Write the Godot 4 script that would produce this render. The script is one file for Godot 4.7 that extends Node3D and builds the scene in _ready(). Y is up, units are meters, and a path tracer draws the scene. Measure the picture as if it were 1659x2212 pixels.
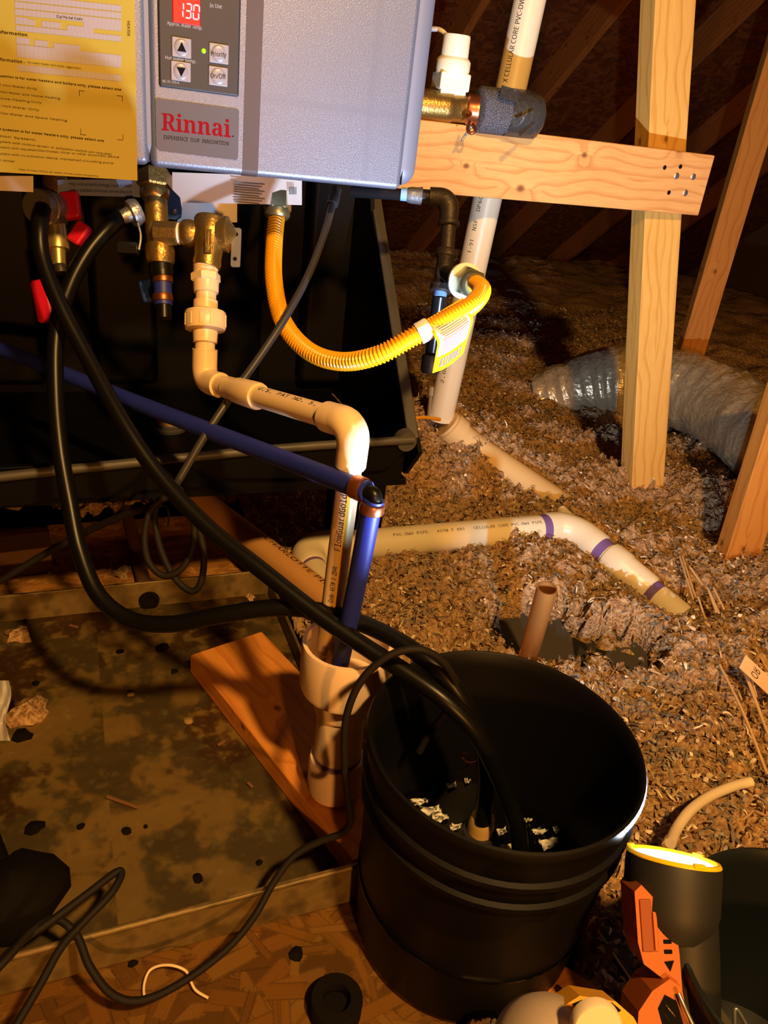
extends Node3D
# A tankless water heater, its piping and a bucket in an attic. House axes: x along the truss, y up, z towards the aisle.

const FOC := 1640.0
const EYE := Vector3(0, 0.95, 0)
const FW := -1.05          # plane of the heater's front cover
var BUCKET := Vector3.ZERO     # centre of the bucket's rim
var BUCKET2 := Vector3.ZERO
const DECK := 0.05         # height of the floor boards
var CB: Basis
var M := {}
var rng := RandomNumberGenerator.new()
var n1 := FastNoiseLite.new()
var n2 := FastNoiseLite.new()
var n3 := FastNoiseLite.new()

# ------------------------------------------------------------------ points
func ray(px: float, py: float) -> Vector3: return CB * Vector3((px - 829.5) / FOC, (1106.0 - py) / FOC, -1)
func P(px: float, py: float, z: float) -> Vector3: return EYE + ray(px, py) * z
func G(px: float, py: float, h: float) -> Vector3:
	var d := ray(px, py)
	return EYE + d * ((h - EYE.y) / d.y)
func W(px: float, py: float, w: float) -> Vector3:
	var d := ray(px, py)
	return EYE + d * (w / d.z)

# ------------------------------------------------------------------ mesh buffer
class Buf:
	var v := PackedVector3Array()
	var n := PackedVector3Array()
	var uv := PackedVector2Array()
	func tri(a: Vector3, b: Vector3, c: Vector3, na: Vector3, nb: Vector3, nc: Vector3, ua := Vector2.ZERO, ub := Vector2.ZERO, uc := Vector2.ZERO) -> void:
		var x := (b - a).cross(c - a)
		if x.length_squared() < 1e-18: return
		if x.dot(na + nb + nc) > 0.0:
			v.append(a); v.append(c); v.append(b)
			n.append(na); n.append(nc); n.append(nb)
			uv.append(ua); uv.append(uc); uv.append(ub)
		else:
			v.append(a); v.append(b); v.append(c)
			n.append(na); n.append(nb); n.append(nc)
			uv.append(ua); uv.append(ub); uv.append(uc)
	func flat(a: Vector3, b: Vector3, c: Vector3, d: Vector3, out: Vector3, ua := Vector2.ZERO, ub := Vector2.ZERO, uc := Vector2.ZERO, ud := Vector2.ZERO) -> void:
		tri(a, b, c, out, out, out, ua, ub, uc)
		tri(a, c, d, out, out, out, ua, uc, ud)
	func quad(a: Vector3, b: Vector3, c: Vector3, d: Vector3, na: Vector3, nb: Vector3, nc: Vector3, nd: Vector3, ua := Vector2.ZERO, ub := Vector2.ZERO, uc := Vector2.ZERO, ud := Vector2.ZERO) -> void:
		tri(a, b, c, na, nb, nc, ua, ub, uc)
		tri(a, c, d, na, nc, nd, ua, uc, ud)

func perp(t: Vector3) -> Vector3:
	var a := Vector3.UP if absf(t.y) < 0.9 else Vector3.RIGHT
	return (a - t * a.dot(t)).normalized()

# a tube along points; r is one radius or one per point
func tube(b: Buf, pts: Array, r, sides := 12, caps := true) -> Buf:
	var cnt := pts.size()
	var rr := PackedFloat32Array()
	for i in cnt: rr.append(float(r[i]) if (r is Array or r is PackedFloat32Array) else float(r))
	var e := Vector3.ZERO
	var rings := []
	var norms := []
	var us := []
	var run := 0.0
	for i in cnt:
		var t: Vector3 = (pts[mini(i + 1, cnt - 1)] - pts[maxi(i - 1, 0)]).normalized()
		if i == 0: e = perp(t)
		else:
			e = (e - t * e.dot(t)).normalized()
			run += (pts[i] - pts[i - 1]).length()
		var f := t.cross(e)
		var ds: float = maxf((pts[mini(i + 1, cnt - 1)] - pts[maxi(i - 1, 0)]).length(), 1e-6)
		var sl := (rr[mini(i + 1, cnt - 1)] - rr[maxi(i - 1, 0)]) / ds
		var ring := PackedVector3Array()
		var nn := PackedVector3Array()
		for k in sides + 1:
			var q := TAU * k / sides
			var d := e * cos(q) + f * sin(q)
			ring.append(pts[i] + d * rr[i])
			nn.append((d - t * sl).normalized())
		rings.append(ring); norms.append(nn); us.append(run)
	for i in cnt - 1:
		for k in sides:
			b.quad(rings[i][k], rings[i][k + 1], rings[i + 1][k + 1], rings[i + 1][k], norms[i][k], norms[i][k + 1], norms[i + 1][k + 1], norms[i + 1][k],
				Vector2(us[i], float(k) / sides), Vector2(us[i], float(k + 1) / sides), Vector2(us[i + 1], float(k + 1) / sides), Vector2(us[i + 1], float(k) / sides))
	if caps:
		for end in [0, cnt - 1]:
			var t: Vector3 = (pts[0] - pts[1]).normalized() if end == 0 else (pts[cnt - 1] - pts[cnt - 2]).normalized()
			for k in sides: b.tri(pts[end], rings[end][k], rings[end][k + 1], t, t, t)
	return b

# a lathe from A to B; profile of [place along 0..1 (or beyond), radius]
func lathe(b: Buf, A: Vector3, B: Vector3, prof: Array, sides := 28, scale := 1.0) -> Buf:
	var ax := B - A
	var t := ax.normalized()
	var L := ax.length()
	var e := perp(t)
	var f := t.cross(e)
	var seg := []
	for i in prof.size() - 1:
		var da: float = (prof[i + 1][0] - prof[i][0]) * L
		var dr: float = (prof[i + 1][1] - prof[i][1]) * scale
		var nn := Vector2(-dr, da)          # (axial, radial) for a profile that runs with the outside on its left
		seg.append(nn.normalized() if nn.length() > 1e-9 else Vector2(0, 1))
	for i in prof.size() - 1:
		var n0: Vector2 = seg[i]
		var n1_: Vector2 = seg[i]
		if i > 0 and seg[i - 1].dot(seg[i]) > 0.75: n0 = (seg[i - 1] + seg[i]).normalized()
		if i < seg.size() - 1 and seg[i + 1].dot(seg[i]) > 0.75: n1_ = (seg[i + 1] + seg[i]).normalized()
		var p0: Vector3 = A + ax * prof[i][0]
		var p1: Vector3 = A + ax * prof[i + 1][0]
		var r0: float = prof[i][1] * scale
		var r1: float = prof[i + 1][1] * scale
		for k in sides:
			var q0 := TAU * k / sides
			var q1 := TAU * (k + 1) / sides
			var d0 := e * cos(q0) + f * sin(q0)
			var d1 := e * cos(q1) + f * sin(q1)
			b.quad(p0 + d0 * r0, p0 + d1 * r0, p1 + d1 * r1, p1 + d0 * r1, t * n0.x + d0 * n0.y, t * n0.x + d1 * n0.y, t * n1_.x + d1 * n1_.y, t * n1_.x + d0 * n1_.y,
				Vector2(prof[i][0], float(k) / sides), Vector2(prof[i][0], float(k + 1) / sides), Vector2(prof[i + 1][0], float(k + 1) / sides), Vector2(prof[i + 1][0], float(k) / sides))
	return b

# a hexagonal (or n-sided) nut with chamfered ends
func nut(b: Buf, A: Vector3, B: Vector3, r: float, sides := 6, turn := 0.0) -> Buf:
	var t := (B - A).normalized()
	var e := perp(t).rotated(t, turn)
	var f := t.cross(e)
	var c := r * 0.1
	for k in sides:
		var q0 := TAU * k / sides
		var q1 := TAU * (k + 1) / sides
		var d0 := e * cos(q0) + f * sin(q0)
		var d1 := e * cos(q1) + f * sin(q1)
		var out := (d0 + d1).normalized()
		var a0 := A + t * c
		var b0 := B - t * c
		b.flat(a0 + d0 * r, a0 + d1 * r, b0 + d1 * r, b0 + d0 * r, out)
		b.flat(A + d0 * r * 0.88, A + d1 * r * 0.88, a0 + d1 * r, a0 + d0 * r, (out - t).normalized())
		b.flat(B + d0 * r * 0.88, B + d1 * r * 0.88, b0 + d1 * r, b0 + d0 * r, (out + t).normalized())
		b.tri(A, A + d0 * r * 0.88, A + d1 * r * 0.88, -t, -t, -t)
		b.tri(B, B + d0 * r * 0.88, B + d1 * r * 0.88, t, t, t)
	return b

# a box with all edges rounded
func rbox(b: Buf, xf: Transform3D, size: Vector3, r: float, steps := 3) -> Buf:
	var h := size / 2.0
	r = minf(r, minf(h.x, minf(h.y, h.z)))
	for axis in 3:
		for sgn in [-1.0, 1.0]:
			var ua := (axis + 1) % 3
			var va := (axis + 2) % 3
			var us := _stops(h[ua], r, steps)
			var vs := _stops(h[va], r, steps)
			for i in us.size() - 1:
				for j in vs.size() - 1:
					var q := []
					for ij in [[i, j], [i + 1, j], [i + 1, j + 1], [i, j + 1]]:
						var p := Vector3.ZERO
						p[axis] = sgn * h[axis]; p[ua] = us[ij[0]]; p[va] = vs[ij[1]]
						var inner := Vector3(clampf(p.x, -h.x + r, h.x - r), clampf(p.y, -h.y + r, h.y - r), clampf(p.z, -h.z + r, h.z - r))
						var d := p - inner
						var nn := d.normalized()
						q.append([xf * (inner + nn * r), (xf.basis * nn).normalized(), Vector2(p[ua], p[va])])
					b.quad(q[0][0], q[1][0], q[2][0], q[3][0], q[0][1], q[1][1], q[2][1], q[3][1], q[0][2], q[1][2], q[2][2], q[3][2])
	return b
func _stops(h: float, r: float, steps: int) -> Array:
	var out := []
	for i in steps + 1: out.append(-h + r - r * tan(PI / 4 * (1.0 - float(i) / steps)))
	for i in steps + 1: out.append(h - r + r * tan(PI / 4 * float(i) / steps))
	return out

# a prism: polygon in the plane of xf's x and y, thickness along z from -d/2 to d/2
func prism(b: Buf, xf: Transform3D, poly: Array, d: float) -> Buf:
	var pk := PackedVector2Array(poly)
	var ids := Geometry2D.triangulate_polygon(pk)
	var zz := xf.basis.z.normalized()
	for i in range(0, ids.size(), 3):
		for s in [-0.5, 0.5]:
			var t := []
			for k in 3: t.append(xf * Vector3(pk[ids[i + k]].x, pk[ids[i + k]].y, s * d))
			b.tri(t[0], t[1], t[2], zz * s, zz * s, zz * s, pk[ids[i]], pk[ids[i + 1]], pk[ids[i + 2]])
	var cw := Geometry2D.is_polygon_clockwise(pk)
	for i in pk.size():
		var a := pk[i]
		var c := pk[(i + 1) % pk.size()]
		var o2 := Vector2(c.y - a.y, a.x - c.x).normalized() * (-1.0 if cw else 1.0)
		var out := (xf.basis * Vector3(o2.x, o2.y, 0)).normalized()
		b.flat(xf * Vector3(a.x, a.y, -d / 2), xf * Vector3(c.x, c.y, -d / 2), xf * Vector3(c.x, c.y, d / 2), xf * Vector3(a.x, a.y, d / 2), out)
	return b

# a bent sheet with thickness: f(u, v) gives a point
func sheet(b: Buf, f: Callable, nu: int, nv: int, th: float) -> Buf:
	var p := []
	var nr := []
	for i in nu + 1:
		for j in nv + 1:
			var u := float(i) / nu
			var w := float(j) / nv
			var c: Vector3 = f.call(u, w)
			var du: Vector3 = f.call(minf(u + 0.01, 1.0), w) - f.call(maxf(u - 0.01, 0.0), w)
			var dv: Vector3 = f.call(u, minf(w + 0.01, 1.0)) - f.call(u, maxf(w - 0.01, 0.0))
			p.append(c); nr.append(du.cross(dv).normalized())
	for i in nu:
		for j in nv:
			var k := [i * (nv + 1) + j, (i + 1) * (nv + 1) + j, (i + 1) * (nv + 1) + j + 1, i * (nv + 1) + j + 1]
			var uvs := [Vector2(float(i) / nu, float(j) / nv), Vector2(float(i + 1) / nu, float(j) / nv), Vector2(float(i + 1) / nu, float(j + 1) / nv), Vector2(float(i) / nu, float(j + 1) / nv)]
			for s in [1.0, -1.0]:
				b.quad(p[k[0]] + nr[k[0]] * th * s / 2, p[k[1]] + nr[k[1]] * th * s / 2, p[k[2]] + nr[k[2]] * th * s / 2, p[k[3]] + nr[k[3]] * th * s / 2, nr[k[0]] * s, nr[k[1]] * s, nr[k[2]] * s, nr[k[3]] * s, uvs[0], uvs[1], uvs[2], uvs[3])
			for e in [[0, 1, j == 0], [1, 2, i == nu - 1], [2, 3, j == nv - 1], [3, 0, i == 0]]:
				if e[2]:
					var a: int = k[e[0]]
					var c: int = k[e[1]]
					var out: Vector3 = (p[c] - p[a]).cross(nr[a]).normalized()
					b.flat(p[a] + nr[a] * th / 2, p[c] + nr[c] * th / 2, p[c] - nr[c] * th / 2, p[a] - nr[a] * th / 2, out)
	return b

# Catmull-Rom through points
func smooth(pts: Array, per := 8) -> Array:
	var out := []
	for i in pts.size() - 1:
		var a: Vector3 = pts[i]
		var b: Vector3 = pts[i + 1]
		var pre: Vector3 = pts[i - 1] if i > 0 else a * 2 - b
		var post: Vector3 = pts[i + 2] if i + 2 < pts.size() else b * 2 - a
		for k in per: out.append(a.cubic_interpolate(b, pre, post, float(k) / per))
	out.append(pts[pts.size() - 1])
	return out
# the corner of a bend, from a through c to b
func bend(a: Vector3, c: Vector3, b: Vector3, k := 10) -> Array:
	var out := []
	for i in k + 1:
		var t := float(i) / k
		out.append(a.lerp(c, t).lerp(c.lerp(b, t), t))
	return out
func px_path(list: Array, per := 8) -> Array:
	var p := []
	for q in list: p.append(P(q[0], q[1], q[2]))
	return smooth(p, per)

# ------------------------------------------------------------------ objects
var used := {}
func numbered(called: String) -> String:
	used[called] = used.get(called, 0) + 1
	return called if used[called] == 1 else "%s_%03d" % [called, used[called] - 1]
func meta(o: Node, label := "", category := "", group := "", kind := "") -> void:
	if label: o.set_meta("label", label)
	if category: o.set_meta("category", category)
	if group: o.set_meta("group", group)
	if kind: o.set_meta("kind", kind)
func thing(called: String, label: String, category: String, at: Vector3, group := "") -> Node3D:
	var o := Node3D.new()
	o.name = numbered(called)
	add_child(o, true)
	o.position = at
	meta(o, label, category, group)
	return o
func to_mesh(b: Buf, shift := Vector3.ZERO) -> ArrayMesh:
	var a := []
	a.resize(Mesh.ARRAY_MAX)
	if shift != Vector3.ZERO:
		for i in b.v.size(): b.v[i] -= shift
	a[Mesh.ARRAY_VERTEX] = b.v
	a[Mesh.ARRAY_NORMAL] = b.n
	a[Mesh.ARRAY_TEX_UV] = b.uv
	var m := ArrayMesh.new()
	m.add_surface_from_arrays(Mesh.PRIMITIVE_TRIANGLES, a)
	return m
# one mesh, given in world coordinates, as a part of parent (or as a thing of its own)
func part(called: String, b: Buf, m: Material, parent: Node3D = self, label := "") -> MeshInstance3D:
	var lo := b.v[0]
	var hi := b.v[0]
	for p in b.v:
		lo = lo.min(p); hi = hi.max(p)
	var at := Vector3((lo.x + hi.x) / 2, lo.y, (lo.z + hi.z) / 2)
	return _add(called, to_mesh(b, at), m, parent, Transform3D(Basis(), at), label)
func _add(called: String, mesh: Mesh, m: Material, parent: Node3D, xf: Transform3D, label := "") -> MeshInstance3D:
	var o := MeshInstance3D.new()
	o.name = numbered(called) if parent == self else called
	o.mesh = mesh
	o.material_override = m
	parent.add_child(o, true)
	o.transform = parent.global_transform.affine_inverse() * xf
	if label: o.set_meta("label", label)
	return o
func single(called: String, b: Buf, m: Material, label: String, category: String, group := "") -> MeshInstance3D:
	var o := part(called, b, m)
	meta(o, label, category, group)
	return o
func struct(called: String, b: Buf, m: Material, label := "") -> MeshInstance3D:
	var o := part(called, b, m)
	meta(o, label, "", "", "structure")
	return o
# a stick of timber with its grain along its length: from A to B, its broad side facing `face`
func timber(b: Buf, wide: float, thick: float, L: float) -> Buf:
	return rbox(b, Transform3D(), Vector3(L, wide, thick), 0.003, 1)
func frame_between(A: Vector3, B: Vector3, face: Vector3) -> Transform3D:
	var x := (B - A).normalized()
	var z := (face - x * face.dot(x)).normalized()
	return Transform3D(Basis(x, z.cross(x), z), (A + B) / 2)

# ------------------------------------------------------------------ lettering: real outlines laid on a surface
# place(x, y) gives a point for x in 0..1 along the line and y in 0..1 up the line
func letters(parent: Node3D, s: String, m: Material, place: Callable, font := "Droid Sans", bold := false, called := "lettering") -> void:
	var f := SystemFont.new()
	f.font_names = PackedStringArray([font])
	f.font_weight = 700 if bold else 400
	var tm := TextMesh.new()
	tm.font = f
	tm.font_size = 40
	tm.depth = 0.0
	tm.curve_step = 1.5
	tm.pixel_size = 0.01
	tm.text = s
	var src := tm.get_mesh_arrays()
	var vs: PackedVector3Array = src[Mesh.ARRAY_VERTEX]
	if vs.is_empty(): return
	var ix = src[Mesh.ARRAY_INDEX]
	var lo := vs[0]
	var hi := vs[0]
	for p in vs:
		lo = lo.min(p); hi = hi.max(p)
	var b := Buf.new()
	var idx := PackedInt32Array()
	if ix == null or ix.size() == 0:
		for i in vs.size(): idx.append(i)
	else: idx = ix
	var q := PackedVector3Array()
	for p in vs: q.append(place.call((p.x - lo.x) / (hi.x - lo.x), (p.y - lo.y) / maxf(hi.y - lo.y, 1e-5)))
	var c0: Vector3 = place.call(0.5, 0.5)
	var nn: Vector3 = (place.call(0.55, 0.5) - c0).cross(place.call(0.5, 0.7) - c0).normalized()
	for i in range(0, idx.size(), 3):
		b.tri(q[idx[i]], q[idx[i + 1]], q[idx[i + 2]], nn, nn, nn)
	if b.v.size(): part(called, b, m, parent)
# lettering in the pixel box x0..x1, y1 (top)..y0 (bottom) of the photograph, on the plane z = w; dy is the slope of the line
func face_text(parent: Node3D, s: String, m: Material, x0: float, x1: float, ytop: float, ybot: float, slope: float, w: float, font := "Droid Sans", bold := false) -> void:
	letters(parent, s, m, func(x: float, y: float) -> Vector3:
		return W(lerpf(x0, x1, x), lerpf(ybot, ytop, y) + slope * (x1 - x0) * x, w), font, bold)
# lettering round a pipe: o + along * x, facing c
func pipe_text(parent: Node3D, s: String, m: Material, o: Vector3, along: Vector3, L: float, c: Vector3, r: float, h: float, font := "Droid Sans Mono") -> void:
	var a := along.normalized()
	var cc := (c - a * c.dot(a)).normalized()
	var up := cc.cross(a)
	letters(parent, s, m, func(x: float, y: float) -> Vector3:
		var q := (y - 0.5) * h / r
		return o + a * (x * L) + (cc * cos(q) + up * sin(q)) * (r + 0.0004), font)

# ------------------------------------------------------------------ materials
func mat(key: String, c: Color, rough := 0.6, metal := 0.0, spec := 0.5) -> StandardMaterial3D:
	var m := StandardMaterial3D.new()
	m.resource_name = key
	m.albedo_color = c
	m.roughness = rough
	m.metallic = metal
	m.metallic_specular = spec
	M[key] = m
	return m
func c8(r: int, g: int, b: int) -> Color: return Color8(r, g, b)
func noise_tex(freq: float, cols: Array, size := 256, typ := FastNoiseLite.TYPE_SIMPLEX_SMOOTH, sd := 1, oct := 4) -> NoiseTexture2D:
	var n := FastNoiseLite.new()
	n.noise_type = typ
	n.frequency = freq
	n.seed = sd
	n.fractal_octaves = oct
	var t := NoiseTexture2D.new()
	t.width = size; t.height = size
	t.seamless = true
	t.noise = n
	var g := Gradient.new()
	g.offsets = PackedFloat32Array(range(cols.size()).map(func(i): return float(i) / (cols.size() - 1)))
	g.colors = PackedColorArray(cols)
	t.color_ramp = g
	return t
func noise_normal(freq: float, strength: float, size := 256, sd := 1) -> NoiseTexture2D:
	var n := FastNoiseLite.new()
	n.frequency = freq
	n.seed = sd
	var t := NoiseTexture2D.new()
	t.width = size; t.height = size
	t.seamless = true
	t.noise = n
	t.as_normal_map = true
	t.bump_strength = strength
	return t
func tri_map(m: StandardMaterial3D, tex: Texture2D, sc: Vector3) -> StandardMaterial3D:
	m.albedo_texture = tex
	m.uv1_triplanar = true
	m.uv1_scale = sc
	m.uv1_triplanar_sharpness = 8.0
	return m
func bumpy(m: StandardMaterial3D, tex: Texture2D, amount: float, sc := 0.0) -> StandardMaterial3D:
	m.normal_enabled = true
	m.normal_texture = tex
	m.normal_scale = amount
	if sc > 0.0:
		m.uv1_triplanar = true
		m.uv1_scale = Vector3.ONE * sc
	return m
# grain of sawn pine: one metre along, a quarter of a metre across
func wood_image(light: Color, dark: Color, sd: int, knots: int) -> ImageTexture:
	var w := 512
	var h := 256
	var im := Image.create(w, h, false, Image.FORMAT_RGB8)
	var n := FastNoiseLite.new()
	n.seed = sd
	n.frequency = 0.5
	n.fractal_octaves = 3
	var r := RandomNumberGenerator.new()
	r.seed = sd
	var kn := []
	for i in knots: kn.append(Vector3(r.randf(), r.randf(), r.randf_range(0.006, 0.012)))
	for y in h:
		for x in w:
			var u := float(x) / w
			var v := float(y) / h
			var cx := cos(TAU * u) * 0.8
			var cy := sin(TAU * u) * 0.8
			var off := n.get_noise_3d(cx, cy, v * 2.0) * 0.34
			var k_dark := 0.0
			for k in kn:
				var du: float = fposmod(u - k.x + 0.5, 1.0) - 0.5
				var dv: float = (v - k.y) * 0.25
				var d := sqrt(du * du * 0.5 + dv * dv)
				off += exp(-d * d / (k.z * k.z * 6.0)) * 0.4 * signf(dv + 0.0001)
				k_dark = maxf(k_dark, clampf(1.4 - d / k.z * 1.6, 0.0, 1.0))
			var rings := fposmod((v * 0.9 + off * 0.35) * 11.0, 1.0)
			var late := smoothstep(0.55, 0.93, rings) * (1.0 - smoothstep(0.95, 1.0, rings))
			var fine := n.get_noise_3d(cx * 6.0, cy * 6.0, v * 160.0) * 0.16
			var t := clampf(late * 0.3 + fine + 0.16 + off * 0.3, 0.0, 1.0)
			var c := light.lerp(dark, t)
			c = c.lerp(dark.darkened(0.45), k_dark * 0.75)
			im.set_pixel(x, y, c)
	return ImageTexture.create_from_image(im)
# oriented strand board: one metre square
func osb_image(base: Color, sd: int) -> ImageTexture:
	var s := 1024
	var im := Image.create(s, s, false, Image.FORMAT_RGB8)
	im.fill(base.darkened(0.25))
	var r := RandomNumberGenerator.new()
	r.seed = sd
	for i in 2600:
		var ang := r.randf_range(-0.6, 0.6) + (PI / 2 if r.randf() < 0.25 else 0.0)
		var L := r.randf_range(30, 90)
		var wd := r.randf_range(6, 22)
		var cx := r.randf() * s
		var cy := r.randf() * s
		var tone := r.randf_range(-0.25, 0.22)
		var c := base.lightened(tone) if tone > 0 else base.darkened(-tone)
		c = c.lerp(Color(0.75, 0.5, 0.2), r.randf() * 0.15)
		var ca := cos(ang)
		var sa := sin(ang)
		var y := -wd / 2
		while y < wd / 2:
			var ragged := L / 2 * r.randf_range(0.82, 1.0)
			var sh := c.darkened(0.18 if absf(y) > wd / 2 - 1.5 else r.randf() * 0.05)
			var x := -ragged
			while x < ragged:
				im.set_pixel(posmod(int(cx + x * ca - y * sa), s), posmod(int(cy + x * sa + y * ca), s), sh)
				x += 0.9
			y += 0.9
	return ImageTexture.create_from_image(im)
# the dirty galvanised floor of the drain pan: 1.2 m square
func pan_image() -> ImageTexture:
	var s := 768
	var im := Image.create(s, s, false, Image.FORMAT_RGB8)
	var a := FastNoiseLite.new()
	a.seed = 5; a.frequency = 0.012; a.fractal_octaves = 5
	var b := FastNoiseLite.new()
	b.seed = 9; b.frequency = 0.05; b.fractal_octaves = 4
	var c := FastNoiseLite.new()
	c.seed = 12; c.frequency = 0.006; c.fractal_octaves = 3
	var pale := c8(176, 150, 96)
	var grey := c8(112, 100, 70)
	var brown := c8(86, 56, 26)
	for y in s:
		for x in s:
			var t := a.get_noise_2d(x, y)
			var q := b.get_noise_2d(x, y)
			var col := pale.lerp(grey, smoothstep(-0.25, 0.25, t + q * 0.4))
			col = col.lerp(brown, smoothstep(0.08, 0.45, c.get_noise_2d(x, y) + q * 0.5) * 0.8)
			col = col.lightened(maxf(0.0, q - 0.25) * 0.5)
			im.set_pixel(x, y, col)
	return ImageTexture.create_from_image(im)

func make_materials() -> void:
	var pine_t := wood_image(c8(226, 184, 122), c8(168, 108, 54), 3, 6)
	var pine_t2 := wood_image(c8(226, 186, 112), c8(176, 120, 52), 8, 5)
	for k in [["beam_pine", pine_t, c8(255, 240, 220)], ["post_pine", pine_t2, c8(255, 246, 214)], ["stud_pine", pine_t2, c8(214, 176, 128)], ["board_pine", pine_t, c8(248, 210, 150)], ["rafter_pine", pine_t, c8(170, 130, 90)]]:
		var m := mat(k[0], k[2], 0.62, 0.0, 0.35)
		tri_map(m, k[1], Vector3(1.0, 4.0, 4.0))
	var osb_t := osb_image(c8(186, 138, 82), 4)
	tri_map(mat("osb_floor", c8(150, 138, 90), 0.75, 0.0, 0.3), osb_t, Vector3.ONE)
	tri_map(mat("osb_clean_lit", c8(255, 240, 190), 0.75, 0.0, 0.3), osb_t, Vector3.ONE)  # cleaner board, its colour also raised for light missing under the tub
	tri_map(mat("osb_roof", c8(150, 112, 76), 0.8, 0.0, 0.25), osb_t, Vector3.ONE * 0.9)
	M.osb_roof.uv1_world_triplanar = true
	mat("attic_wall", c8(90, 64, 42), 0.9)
	tri_map(mat("pan", c8(166, 158, 134), 0.62, 0.15, 0.35), pan_image(), Vector3.ONE * 0.83)
	M.pan.uv1_world_triplanar = true
	bumpy(M.pan, noise_normal(0.02, 4.0, 256, 7), 0.35)
	tri_map(mat("pan_wall", c8(214, 196, 150), 0.5, 0.3), noise_tex(0.02, [c8(90, 84, 70), c8(150, 140, 116), c8(120, 104, 76)]), Vector3(3, 3, 3))
	# heater
	mat("cover_grey", c8(168, 168, 178), 0.42, 0.55)
	var speck := noise_tex(0.28, [c8(98, 103, 118), c8(106, 111, 127), c8(114, 119, 136), c8(168, 173, 190)], 512, FastNoiseLite.TYPE_SIMPLEX_SMOOTH, 3, 2)
	tri_map(M.cover_grey, speck, Vector3.ONE * 5.0)
	M.cover_grey.albedo_color = Color.WHITE
	bumpy(M.cover_grey, noise_normal(0.2, 3.0, 512, 6), 0.22)
	mat("shell_grey", c8(110, 114, 128), 0.5, 0.3)
	mat("shadow_band", c8(66, 54, 54), 0.6, 0.1)  # colour of the shadow painted on the heater cover
	mat("panel_dark", c8(28, 28, 32), 0.5)
	mat("button_grey", c8(126, 123, 128), 0.35)
	mat("logo_plate", c8(70, 68, 75), 0.5, 0.2)
	mat("logo_red", c8(122, 3, 18), 0.7, 0.0, 0.2)
	mat("ink", c8(14, 14, 16), 0.8, 0.0, 0.2)
	mat("ink_pale", c8(150, 150, 152), 0.7)
	mat("ink_brown", c8(44, 32, 12), 0.85, 0.0, 0.2)
	var red := mat("display_red", c8(60, 0, 8), 0.4)
	red.emission_enabled = true; red.emission = Color(1.0, 0.0, 0.06); red.emission_energy_multiplier = 0.75
	var dig := mat("display_digits", c8(255, 150, 160), 0.3)
	dig.emission_enabled = true; dig.emission = Color(1.0, 0.5, 0.55); dig.emission_energy_multiplier = 0.9
	var led := mat("led_green", c8(120, 255, 0), 0.3)
	led.emission_enabled = true; led.emission = Color(0.4, 1.0, 0.0); led.emission_energy_multiplier = 1.1
	# metals and plastics
	mat("brass", c8(170, 138, 74), 0.36, 0.9)
	bumpy(M.brass, noise_normal(0.1, 3.0, 128, 4), 0.3, 14.0)
	mat("brass_pale", c8(196, 182, 120), 0.34, 0.85)
	mat("nut_zinc", c8(170, 172, 134), 0.32, 0.85)
	mat("copper", c8(196, 118, 78), 0.3, 0.9)
	mat("copper_dull", c8(150, 92, 62), 0.38, 0.9)
	mat("copper_stub", c8(192, 132, 66), 0.32, 0.75)
	mat("steel", c8(176, 178, 182), 0.35, 0.85)
	mat("galvanised", c8(150, 154, 160), 0.42, 0.8)
	bumpy(M.galvanised, noise_normal(0.1, 3.0, 128, 4), 0.4, 14.0)
	mat("black_iron", c8(58, 52, 48), 0.5, 0.55)
	bumpy(M.black_iron, noise_normal(0.12, 3.0, 128, 5), 0.4, 16.0)
	mat("black_pipe", c8(44, 44, 50), 0.25, 0.5)
	mat("tape_blue", c8(120, 170, 240), 0.6)
	mat("tape_white", c8(236, 236, 236), 0.6)
	mat("cpvc", c8(226, 200, 160), 0.36)
	mat("cpvc_stripe", c8(226, 184, 40), 0.36)
	mat("pvc", c8(226, 212, 178), 0.36)
	mat("pvc_pink", c8(232, 206, 178), 0.4)
	mat("pvc_warm_lit", c8(216, 160, 96), 0.36)  # white pipe with the warm light on it put into the colour
	mat("primer_purple", c8(112, 84, 140), 0.5)
	mat("flex_yellow", c8(236, 168, 20), 0.28)
	mat("tag_yellow", c8(255, 208, 20), 0.4)
	mat("tag_white", c8(238, 236, 232), 0.5)
	mat("ink_blue", c8(60, 70, 170), 0.6)
	mat("ink_grey", c8(120, 116, 116), 0.7)
	mat("ink_rose", c8(170, 96, 100), 0.7)
	mat("pex_blue", c8(30, 42, 140), 0.5)
	mat("rubber", c8(11, 11, 11), 0.34, 0.0, 0.35)
	mat("cord", c8(26, 22, 20), 0.65, 0.0, 0.3)
	mat("cable_grey", c8(50, 50, 54), 0.42)
	mat("tub_black", c8(9, 9, 11), 0.5, 0.0, 0.25)
	mat("tub_edge", c8(70, 68, 66), 0.5)
	mat("bucket_black", c8(11, 10, 12), 0.5, 0.0, 0.3)
	mat("bucket_teal", c8(18, 24, 28), 0.36)
	mat("cream_plastic", c8(242, 238, 208), 0.4)
	mat("foam", c8(46, 46, 52), 0.85)
	bumpy(M.foam, noise_normal(0.25, 8.0, 256, 5), 1.0, 6.0)
	M.foam.albedo_texture = noise_tex(0.3, [c8(22, 22, 26), c8(44, 44, 52), c8(120, 120, 130), c8(250, 250, 255)], 256, FastNoiseLite.TYPE_SIMPLEX_SMOOTH, 11, 2)
	M.foam.albedo_color = Color.WHITE
	mat("duct_tape", c8(64, 62, 60), 0.3, 0.2)
	bumpy(M.duct_tape, noise_normal(0.03, 6.0, 256, 5), 0.7, 8.0)
	mat("handle_red", c8(190, 20, 50), 0.35)
	mat("handle_blue", c8(36, 70, 150), 0.35)
	var foil := mat("duct_foil", c8(206, 186, 146), 0.32, 0.55)
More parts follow.
